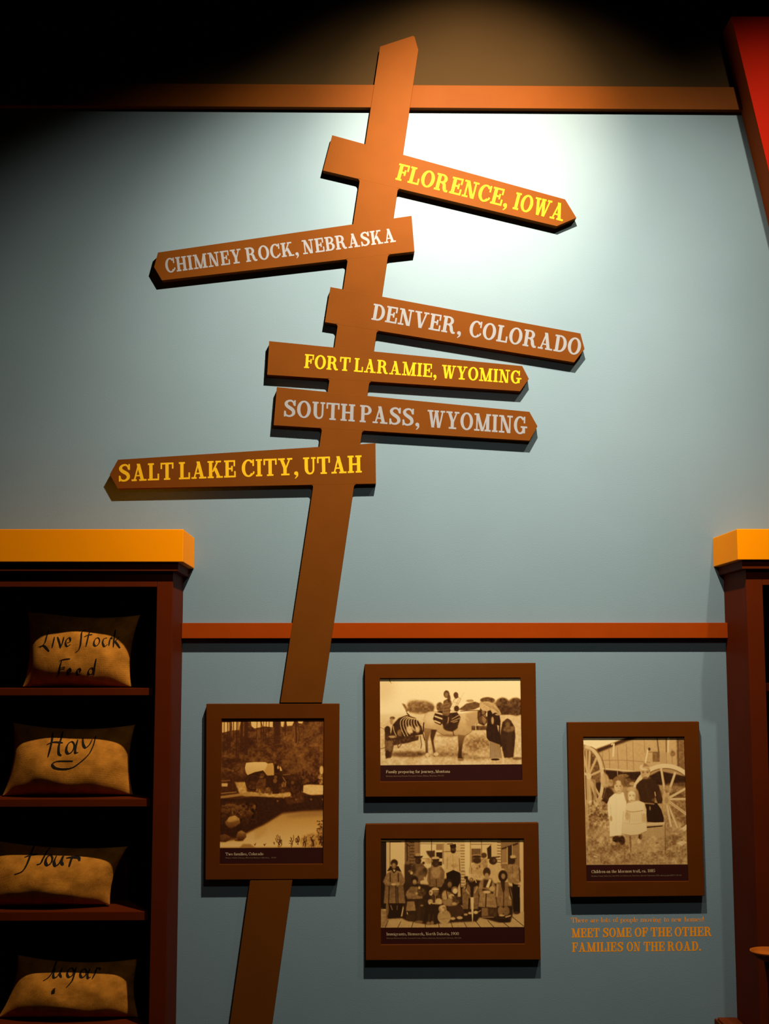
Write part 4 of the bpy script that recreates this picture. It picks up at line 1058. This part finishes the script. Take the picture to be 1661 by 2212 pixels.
    c.poly([(1260, 1420), (1350, 1395), (1388, 1420), (1330, 1450)], .86, .9, 4); c.ell(1240, 1360, 90, 20, .45, .6, 12); c.ell(1300, 1300, 60, 26, .5, .6, 10, .3); c.line([(350, 1560), (380, 1570)], 10, .9); c.line([(700, 1490), (770, 1550)], 6, .7)
    for k in range(60):
        x = c.rs.uniform(260, 1385); y = c.rs.uniform(1350, 1655)
        c.ell(x, y, c.rs.uniform(5, 16), 4, c.rs.choice([.42, .8]), .5, 2)
    c.rough(256, 1340, 1390, 1660, .16, fine=1.3)
    return c.finish(1654, RAMP_WARM, CAP, .05)


D_PRINT = 0.024


def picture(kind, outer, inner, rgb, label, cap, capq, cred, credq):
    oc = [XZ(x, y, D_FRAME) for x, y in outer]
    ic = [XZ(x, y, D_FRAME) for x, y in inner]
    bx_ = sum(p[0] for p in oc) / 4
    bz_ = (oc[2][1] + oc[3][1]) / 2
    root = empty('picture_frame', (bx_, 0.0, bz_))
    tag(root, label, 'framed photograph', 'framed photographs on the blue wall')
    bm = bmesh.new()
    V = {}
    for nm, ring, d in (('of', oc, D_FRAME), ('if', ic, D_FRAME), ('ob', oc, 0.0015), ('ib', ic, 0.0015)):
        V[nm] = [bm.verts.new((x, -d, z)) for x, z in ring]
    for i in range(4):
        j = (i + 1) % 4
        bm.faces.new((V['of'][i], V['of'][j], V['if'][j], V['if'][i]))
        bm.faces.new((V['ob'][i], V['ib'][i], V['ib'][j], V['ob'][j]))
        bm.faces.new((V['of'][i], V['ob'][i], V['ob'][j], V['of'][j]))
        bm.faces.new((V['if'][i], V['if'][j], V['ib'][j], V['ib'][i]))
    from_bm('frame', bm, M_FRAME, root, bevel=0.0018)
    # the print with its dark caption strip: a fine grid carrying the drawn tones
    h, w_ = rgb.shape[:2]
    tl, tr, br, bl = [np.array(p) for p in ic]
    u = np.linspace(0, 1, w_)[None, :, None]; v = np.linspace(0, 1, h)[:, None, None]
    g = (tl * (1 - u) + tr * u) * (1 - v) + (bl * (1 - u) + br * u) * v
    co = np.zeros((h * w_, 3))
    co[:, 0] = g[..., 0].ravel(); co[:, 1] = -D_PRINT; co[:, 2] = g[..., 1].ravel()
    i = np.arange(h * w_).reshape(h, w_)
    q = np.stack([i[:-1, :-1], i[1:, :-1], i[1:, 1:], i[:-1, 1:]], -1).reshape(-1, 4)
    me_ = bpy.data.meshes.new('print')
    me_.vertices.add(len(co)); me_.vertices.foreach_set('co', co.ravel())
    me_.loops.add(q.size); me_.loops.foreach_set('vertex_index', q.ravel().astype(np.int32))
    me_.polygons.add(len(q)); me_.polygons.foreach_set('loop_start', np.arange(0, q.size, 4, dtype=np.int32))
    me_.update(calc_edges=True)
    me_.validate()
    at = me_.color_attributes.new('print', 'FLOAT_COLOR', 'POINT')
    rgba = np.ones((h * w_, 4), np.float32)
    rgba[:, :3] = rgb.reshape(-1, 3)
    at.data.foreach_set('color', rgba.ravel())
    pr = link_mesh('print', me_, M_PRINT, root)
    pr['label'] = kind
    lettering('caption', [(cap, 0, 1)], capq, D_PRINT, ROMAN, M_CAPT, pr, gap=0.04)['label'] = 'cream caption lettering'
    lettering('credit_line', [(cred, 0, 1)], credq, D_PRINT, ROMAN, M_CREDIT, pr, gap=0.04)['label'] = 'tiny dim credit lettering'
    return root


def cq(ox, oy, s, bl, br, h):
    (x0, y0), (x1, y1) = bl, br
    return [(x0 / s + ox, y0 / s + oy), (x1 / s + ox, y1 / s + oy), (x1 / s + ox, (y1 - h) / s + oy), (x0 / s + ox, (y0 - h) / s + oy)]


picture('sepia photograph of a covered wagon by a river with a caption strip',
        [(445.6, 1520.4), (733.2, 1519.9), (730.5, 1899.0), (443.6, 1901.0)],
        [(478.3, 1552.7), (700.0, 1552.1), (697.3, 1866.0), (474.3, 1867.0)], pic_wagon(),
        'brown framed photograph of a covered wagon, set into the signpost',
        'Two families, Colorado', cq(430, 1500, 5.028, (288, 1749), (698, 1746), 31),
        'Denver Public Library, Western History Collection, X-11929', cq(430, 1500, 5.028, (288, 1782), (838, 1780), 14))
picture('sepia photograph of a laden horse with a family and a caption strip',
        [(787.6, 1434.4), (1156.8, 1431.8), (1161.3, 1720.0), (789.5, 1721.7)],
        [(820.6, 1465.6), (1124.3, 1464.4), (1128.0, 1686.0), (821.9, 1688.4)], pic_horse(),
        'brown framed photograph of a laden horse, upper of the middle pair',
        'Family preparing for journey, Montana', cq(770, 1420, 4.051, (258, 1013), (819, 1009), 25),
        'Montana Historical Society Research Center, Helena, Montana, 950-375', cq(770, 1420, 4.051, (258, 1045), (766, 1041), 12))
picture('sepia photograph of a group of people on a porch with a caption strip',
        [(789.7, 1780.4), (1163.2, 1777.4), (1168.0, 2073.5), (789.9, 2074.7)],
        [(823.0, 1812.3), (1131.7, 1811.8), (1132.9, 2039.0), (822.8, 2040.6)], pic_group(),
        'brown framed photograph of a large group of people, lower of the middle pair',
        'Immigrants, Bismarck, North Dakota, 1900', cq(770, 1760, 4.051, (262, 1056), (896, 1053), 26),
        'Montana Historical Society Research Center, Helena, Montana, Photograph Collection, 981-1206', cq(770, 1760, 4.051, (262, 1085), (918, 1083), 11))
picture('sepia photograph of three children before a wagon with a caption strip',
        [(1225.9, 1560.4), (1510.0, 1558.8), (1522.2, 1935.4), (1233.4, 1938.4)],
        [(1259.9, 1592.2), (1478.2, 1591.8), (1487.2, 1903.4), (1267.4, 1904.6)], pic_children(),
        'brown framed photograph of three children, right of the others',
        'Children on the Mormon trail, ca. 1885', cq(1210, 1540, 5.033, (340, 1742), (1032, 1731), 33),
        'Brigham Young University, Harold B. Lee Library, L. Tom Perry Special Collections, GEA photograph MSS P-1 #1 362', cq(1210, 1540, 5.033, (340, 1780), (1318, 1771), 14))


# ------------------------------------------------------------------ cabinets
def cabinet(side, label):
    L = side == 'left'
    df, dc = (0.265, 0.300) if L else (0.281, 0.314)       # face and cornice depths
    dm = df + 0.020
    ztop = 2.0235 if L else 2.0245
    zcb = P(300, 1213.8, dc)[2] if L else P(1640, 1209.2, dc)[2]
    zmb = P(300, 1233.8, dm)[2] if L else P(1640, 1229.0, dm)[2]
    zop = P(300, 1268, df)[2] if L else P(1640, 1264, df)[2]
    if L:
        xe = -0.6386; sgn = -1; xin = P(338.8, 1280, df)[0]; xfar = P(-120, 1500, df)[0]; xfin = xfar + 0.06
        xc = -0.6012; xm = P(384.6, 1228, dm)[0]
    else:
        xe = 1.3046; sgn = 1; xin = P(1648.0, 1290, df)[0]; xfar = xe + 0.86; xfin = xfar - 0.06
        xc = 1.2697; xm = P(1603.0, 1225, dm)[0]
    root = empty('shelf_cabinet', ((xe + xfar) / 2, -df / 2, 0.0))
    tag(root, label, 'cabinet', 'shelf cabinets with amber cornices')

    def bxs(name, x0, x1, d0, d1, z0, z1, m, bev=0.0015, lab=None):
        bm = bmesh.new()
        box(bm, min(x0, x1), max(x0, x1), d0, d1, z0, z1)
        o = from_bm(name, bm, m, root, bevel=bev)
        if lab: o['label'] = lab
        return o
    g = 0.0
    # outer cornice, stepped moulding under it
    ex = abs(xc - xe)
    x_far_c = xfar + sgn * 0.037
    bxs('cornice', xc, x_far_c, 0.0, dc, zcb, ztop, M_YEL, 0.002, 'amber yellow cornice')
    bxs('moulding', xm, xfar + sgn * 0.02, 0.0, dm, zmb, zcb, M_CAB)
    tside = 0.02
    bxs('side_panel', xe, xe + sgn * tside, 0.0, df - 0.02, 0.0, zmb, M_CAB)
    bxs('side_panel', xfar, xfar - sgn * tside, 0.0, df - 0.02, 0.0, zmb, M_CAB)
    bxs('stile', xe, xin, df - 0.02, df, 0.0, zmb, M_CAB)
    bxs('stile', xfar, xfin, df - 0.02, df, 0.0, zmb, M_CAB)
    bxs('top_rail', xin, xfin, df - 0.02, df, zop, zmb, M_CAB)
    xi0, xi1 = xe + sgn * tside, xfar - sgn * tside
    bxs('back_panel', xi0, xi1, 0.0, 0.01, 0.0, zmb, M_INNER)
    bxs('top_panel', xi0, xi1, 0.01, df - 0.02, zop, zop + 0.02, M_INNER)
    shelves = []
    ys = ((1486.5, 1502.5), (1726, 1743), (1969.5, 1989), (2216, 2236)) if L else ((1476, 1493), (1716, 1733), (1960, 1978), (2206, 2226))
    ds = df - 0.032
    for yt_, yb_ in ys:
        zt, zb = P(200 if L else 1661, yt_, ds)[2], P(200 if L else 1661, yb_, ds)[2]
        bxs('shelf', xi0, xi1, 0.01, ds, zb, zt, M_CAB)
        shelves.append(zt)
    bxs('plinth', xin, xfin, df - 0.02, df, 0.0, 0.08, M_CAB)
    return root, shelves, df, (xi0, xi1)


cabL, shL, dfL, _ = cabinet('left', 'red-brown shelf cabinet with amber cornice holding burlap sacks, left of the pictures')
cabR, shR, dfR, _ = cabinet('right', 'red-brown shelf cabinet with amber cornice at the right edge, beside the lettering')


# ------------------------------------------------------------------ burlap sacks
def sack(corners, zshelf, thick, belly, strokes, nib, label, seed, dmid=0.125):
    """corners: TL, TR, BR, BL in photo pixels at the seam; strokes: brush strokes in photo pixels"""
    rs = np.random.RandomState(seed)
    tl, tr, br, bl = [np.array(P(x, y, dmid)) for x, y in corners]
    dz = zshelf + 0.004 - min(bl[2], br[2])
    bl[2] += dz; br[2] += dz
    bl[2] = max(zshelf + .004, bl[2]); br[2] = max(zshelf + .004, br[2])
    N, Mv = 56, 44
    ph = rs.uniform(0, 6, 6)

    def seam(u, v):
        # u, v in [-1, 1]; edges pulled in between the corner ears
        s, t = (u + 1) / 2, (v + 1) / 2
        p = (bl * (1 - s) + br * s) * (1 - t) + (tl * (1 - s) + tr * s) * t
        pull_x = -u * abs(u) * 0.017 * (1 - v * v)
        pull_z = (-v * 0.018 * (1 - u * u)) if v > 0 else 0.0
        if v < 0:
            pull_z = 0.008 * v * (1 - u * u) * 0.0
        p = p + np.array([pull_x, 0, pull_z])
        p[1] += 0.030 * t - 0.008
        return p

    def bulge(u, v):
        vv = v
        b = (max(0, 1 - abs(u) ** 2.4) ** 0.62) * (max(0, 1 - abs(vv) ** 2.2) ** 0.60)
        skew = 1.0 - 0.30 * v * belly
        wr = 0.05 * math.sin(5 * u + ph[0] + 2 * v) * math.sin(3 * v + ph[1]) + 0.03 * math.sin(9 * u + ph[2]) * math.cos(6 * v + ph[3])
        ear = 0.10 * (abs(u) ** 6) * (abs(v) ** 6)
        return b * skew * (1 + wr) + ear

    verts, uvs, idx = [], [], {}
    faces = []
    for side in (0, 1):
        for j in range(Mv + 1):
            for i in range(N + 1):
                # denser towards the edges
                u = math.sin((-1 + 2 * i / N) * math.pi / 2); v = math.sin((-1 + 2 * j / Mv) * math.pi / 2)
                edge = i in (0, N) or j in (0, Mv)
                if side == 1 and edge:
                    idx[(1, i, j)] = idx[(0, i, j)]
                    continue
                p = seam(u, v)
                t_ = thick * bulge(u, v)
                y = p[1] - t_ if side == 0 else p[1] + min(t_ * 0.8, 0.075)
                idx[(side, i, j)] = len(verts)
                z = max(p[2], zshelf + 0.003)
                verts.append((p[0], y, z)); uvs.append(((u + 1) / 2 * 1.5, (v + 1) / 2))
        for j in range(Mv):
            for i in range(N):
                q = [idx[(side, i, j)], idx[(side, i + 1, j)], idx[(side, i + 1, j + 1)], idx[(side, i, j + 1)]]
                faces.append(q if side == 0 else q[::-1])
    bx_ = sum(p[0] for p in (tl, tr, br, bl)) / 4
    me_ = bpy.data.meshes.new('burlap_sack')
    origin = Vector((bx_, -dmid, zshelf))
    me_.from_pydata([tuple(Vector(v) - origin) for v in verts], [], faces)
    ul = me_.uv_layers.new(name='UVMap')
    for lp in me_.loops:
        ul.data[lp.index].uv = uvs[lp.vertex_index]
    for p in me_.polygons: p.use_smooth = True
    o = bpy.data.objects.new('burlap_sack', me_)
    COL.objects.link(o)
    me_.materials.append(M_BURLAP)
    o.location = origin
    tag(o, label, 'sack', 'burlap sacks on the left cabinet shelves')
    # brushed lettering lies on the cloth
    bvh = BVHTree.FromPolygons([Vector(v) for v in verts], faces)
    lv, lf = [], []

    def cast(x, y):
        og, dr = pxray(x, y)
        loc, nor, _, _ = bvh.ray_cast(og, dr)
        if loc is None: return None
        if nor.dot(dr) > 0: nor = -nor
        return loc + nor * 0.0012
    for st in strokes:
        wd = nib
        pts = cat_rom(st, 10)
        dense = []
        for a, b in zip(pts[:-1], pts[1:]):
            dense.append(a); dense.append((a + b) / 2)
        dense.append(pts[-1])
        prev = None
        nv = np.array([math.cos(math.radians(35)), -math.sin(math.radians(35))]) * wd / 2
        n_ = len(dense)
        for k, p in enumerate(dense):
            d = dense[min(k + 1, n_ - 1)] - dense[max(k - 1, 0)]
            d = d / (np.hypot(*d) + 1e-9)
            nn = np.array([-d[1], d[0]])
            cc = max(abs(nn @ nv) , wd * 0.16) * (0.55 + 0.45 * min(1, 4 * min(k, n_ - 1 - k) / n_))
            a = cast(*(p + nn * cc)); b = cast(*(p - nn * cc))
            if a is None or b is None:
                prev = None
                continue
            ia = len(lv); lv.append(tuple(a)); lv.append(tuple(b))
            if prev is not None:
                lf.append((prev, prev + 1, ia + 1, ia))
            prev = ia
    ml = bpy.data.meshes.new('brush_lettering')
    ml.from_pydata(lv, [], lf)
    lo_ = link_mesh('brush_lettering', ml, M_INK, o)
    lo_['label'] = 'black hand brushed lettering'
    return o


def tx(strokes, s, ox, oy):
    return [[(x / s + ox, y / s + oy) for x, y in st] for st in strokes]


loop = lambda cx, cy, rx, ry, a0=-60, n=9, tilt=0.25: [(cx + rx * math.cos(math.radians(a0 + 370 * i / n)) - tilt * ry * math.sin(math.radians(a0 + 370 * i / n)), cy + ry * math.sin(math.radians(a0 + 370 * i / n))) for i in range(n + 1)]

LIVE = tx([[(368, 828), (350, 880), (335, 930), (300, 965)], [(285, 960), (325, 950), (345, 965), (368, 992)],
           [(408, 885), (398, 930), (390, 965)], [(430, 885), (445, 930), (452, 968)], [(452, 966), (468, 925), (478, 885)],
           [(500, 930), (525, 918), (520, 892), (498, 905), (490, 935), (503, 955), (528, 940)],
           [(640, 835), (612, 850), (606, 900), (600, 950), (585, 985), (560, 1003)],
           [(668, 848), (655, 900), (642, 958)], [(628, 885), (660, 872), (690, 868)],
           loop(722, 922, 20, 30), [(800, 892), (775, 900), (766, 930), (780, 955), (802, 940)], [(812, 950), (818, 915), (828, 890), (838, 900)],
           [(862, 832), (852, 890), (845, 962)], [(890, 885), (862, 915), (876, 940), (895, 968)],
           [(525, 1048), (480, 1052), (445, 1062)], [(462, 1058), (448, 1110), (438, 1160), (418, 1190)], [(440, 1120), (470, 1112), (488, 1112)],
           [(505, 1150), (528, 1140), (520, 1120), (505, 1135), (508, 1165), (530, 1158)], [(575, 1150), (600, 1138), (592, 1120), (575, 1135), (580, 1168), (605, 1158)],
           loop(678, 1140, 18, 26), [(718, 1045), (708, 1100), (700, 1170)]], 3.457, 0, 1120)
HAY = tx([[(395, 1600), (388, 1660), (375, 1720), (358, 1782)], [(470, 1590), (455, 1650), (440, 1700), (440, 1755), (460, 1770)], [(350, 1690), (400, 1672), (470, 1676)],
          loop(525, 1712, 28, 44), [(582, 1652), (568, 1700), (562, 1748), (585, 1748)],
          [(618, 1640), (622, 1690), (640, 1712), (668, 1690), (690, 1650)],
          [(716, 1625), (695, 1700), (660, 1765), (600, 1820), (540, 1860), (470, 1872), (410, 1862), (392, 1835), (425, 1815), (500, 1812), (545, 1812)]], 3.457, 0, 1120)
FLOUR = tx([[(330, 455), (292, 468), (262, 520), (240, 580), (215, 640), (180, 690), (118, 714)], [(200, 575), (255, 556), (310, 550)],
            [(425, 478), (385, 525), (352, 585), (330, 625), (298, 636)],
            loop(400, 598, 26, 40), [(462, 562), (442, 610), (452, 642), (482, 625), (512, 565)], [(520, 562), (502, 610), (515, 640)],
            [(590, 566), (575, 610), (562, 652)], [(540, 582), (590, 575), (650, 580)], [(582, 595), (610, 572), (640, 578), (648, 605)]], 3.775, 0, 1700)
SUGAR = tx([[(500, 1395), (468, 1410), (448, 1460), (425, 1515), (395, 1555), (352, 1582)],
            [(455, 1478), (436, 1525), (440, 1555), (468, 1545), (505, 1482)], [(508, 1480), (490, 1525), (500, 1556)],
            loop(575, 1515, 25, 36), [(622, 1470), (605, 1530), (585, 1585), (540, 1636)],
            loop(680, 1520, 24, 34), [(735, 1482), (715, 1530), (718, 1560), (740, 1550)],
            [(792, 1470), (775, 1520), (750, 1568)], [(772, 1505), (800, 1480), (822, 1490)],
            [(452, 1640), (430, 1660), (425, 1690)], [(440, 1645), (438, 1685)]], 3.775, 0, 1700)

sack([(56, 1316), (301, 1328), (285, 1482), (52, 1482)], shL[0], 0.088, 0.55, LIVE, 4.8,
     'burlap sack lettered Live Stock Feed on the top shelf', 3)
sack([(26, 1562), (290, 1566), (288, 1717), (8, 1719)], shL[1], 0.088, 0.75, HAY, 6.6,
     'burlap sack lettered Hay on the second shelf, under the livestock feed', 5)
sack([(-42, 1812), (274, 1830), (238, 1968), (-48, 1972)], shL[2], 0.096, 0.6, FLOUR, 8.0,
     'burlap sack lettered Flour on the third shelf, above the sugar', 8)
sack([(36, 2066), (297, 2074), (300, 2222), (-2, 2222)], shL[3], 0.088, 0.6, SUGAR, 6.4,
     'burlap sack lettered Sugar on the lowest shelf in view', 13)

# ------------------------------------------------------------------ red slanted board at the upper right
D_RED = 0.133


def red_x(y): return 1616.6 + 0.2434 * (y - 188)


rb = empty('slanted_board', (P(red_x(1050), 1050, D_RED)[0] + 0.2, -D_RED / 2, P(1700, 1050, D_RED)[2]))
tag(rb, 'thick red slanted board crossing the upper right corner of the wall', 'board')
t0 = XZ(red_x(35), 35, D_RED)
b0 = XZ(red_x(1050), 1050, D_RED)
wd_ = 0.42
bm = bmesh.new()
prism(bm, [b0, (b0[0] + wd_, b0[1]), (t0[0] + wd_, t0[1]), t0], 0.0015, D_RED - 0.004)
from_bm('board_body', bm, M_REDSIDE, rb, bevel=0.002)['label'] = 'rust brown board edge'
bm = bmesh.new()
prism(bm, [b0, (b0[0] + wd_, b0[1]), (t0[0] + wd_, t0[1]), t0], D_RED - 0.004, D_RED)
from_bm('face_panel', bm, M_RED, rb, bevel=0.001)['label'] = 'bright red face'


# ------------------------------------------------------------------ low rail and bowl at the lower right
zr = P(1570, 2197, 0.0)[2]
xr0, xr1 = P(1549, 2197, 0)[0], P(1592, 2197, 0)[0]
lr = empty('low_rail', ((xr0 + xr1) / 2, -0.16, 0.0))
tag(lr, 'low red-brown rail running out from the wall beside the right cabinet', 'rail')
bm = bmesh.new()
box(bm, xr0, xr1 - 0.002, 0.0, 0.32, zr - 0.025, zr)
from_bm('rail_cap', bm, M_LEDGE, lr, bevel=0.004)
bm = bmesh.new()
box(bm, xr0 - 0.010, xr0 - 0.003, 0.0, 0.32, zr - 0.035, zr - 0.004)
from_bm('edge_strip', bm, M_LEDGE, lr, bevel=0.002)
bm = bmesh.new()
box(bm, xr0 + 0.008, xr1 - 0.018, 0.0, 0.30, 0.0, zr - 0.025)
from_bm('panel', bm, M_CAB, lr, bevel=0.002)

d_b = 0.50
cb = P(1662, 2053, d_b)
rb_ = (P(1703, 2053, d_b)[0] - cb[0])
pb = empty('pedestal_bowl', (cb[0], -d_b, 0.0))
tag(pb, 'small shallow wooden bowl on a slim stand in front of the right cabinet', 'bowl')


def lathe(name, prof, m, parent, center, n=64):
    bm = bmesh.new()
    rings = []
    for r, z in prof:
        if r < 1e-5:
            rings.append([bm.verts.new((center[0], center[1], z))])
        else:
            rings.append([bm.verts.new((center[0] + r * math.cos(2 * math.pi * i / n), center[1] + r * math.sin(2 * math.pi * i / n), z)) for i in range(n)])
    for a, b in zip(rings[:-1], rings[1:]):
        for i in range(n):
            j = (i + 1) % n
            if len(a) == 1 and len(b) == 1: continue
            if len(a) == 1: bm.faces.new((a[0], b[i], b[j]))
            elif len(b) == 1: bm.faces.new((a[i], b[0], a[j]))
            else: bm.faces.new((a[i], a[j], b[j], b[i]))
    return from_bm(name, bm, m, parent, smooth=True)


zb_ = cb[2]
prof = [(0, zb_ - 0.024), (rb_ * .40, zb_ - 0.023), (rb_ * .70, zb_ - 0.016), (rb_ * .90, zb_ - 0.007), (rb_ - 0.002, zb_ - 0.0005), (rb_, zb_), (rb_ + 0.0006, zb_ - 0.002),
        (rb_ * .92, zb_ - 0.010), (rb_ * .70, zb_ - 0.022), (rb_ * .40, zb_ - 0.030), (0, zb_ - 0.031)]
lathe('bowl', prof, M_BOWL, pb, (cb[0], -d_b))
prof = [(0, 0), (0.055, 0), (0.055, 0.015), (0.022, 0.035), (0.010, 0.10), (0.013, 0.30), (0.009, zb_ - 0.10), (0.018, zb_ - 0.036), (0.018, zb_ - 0.030), (0, zb_ - 0.030)]
lathe('pedestal', prof, M_CAB, pb, (cb[0], -d_b))
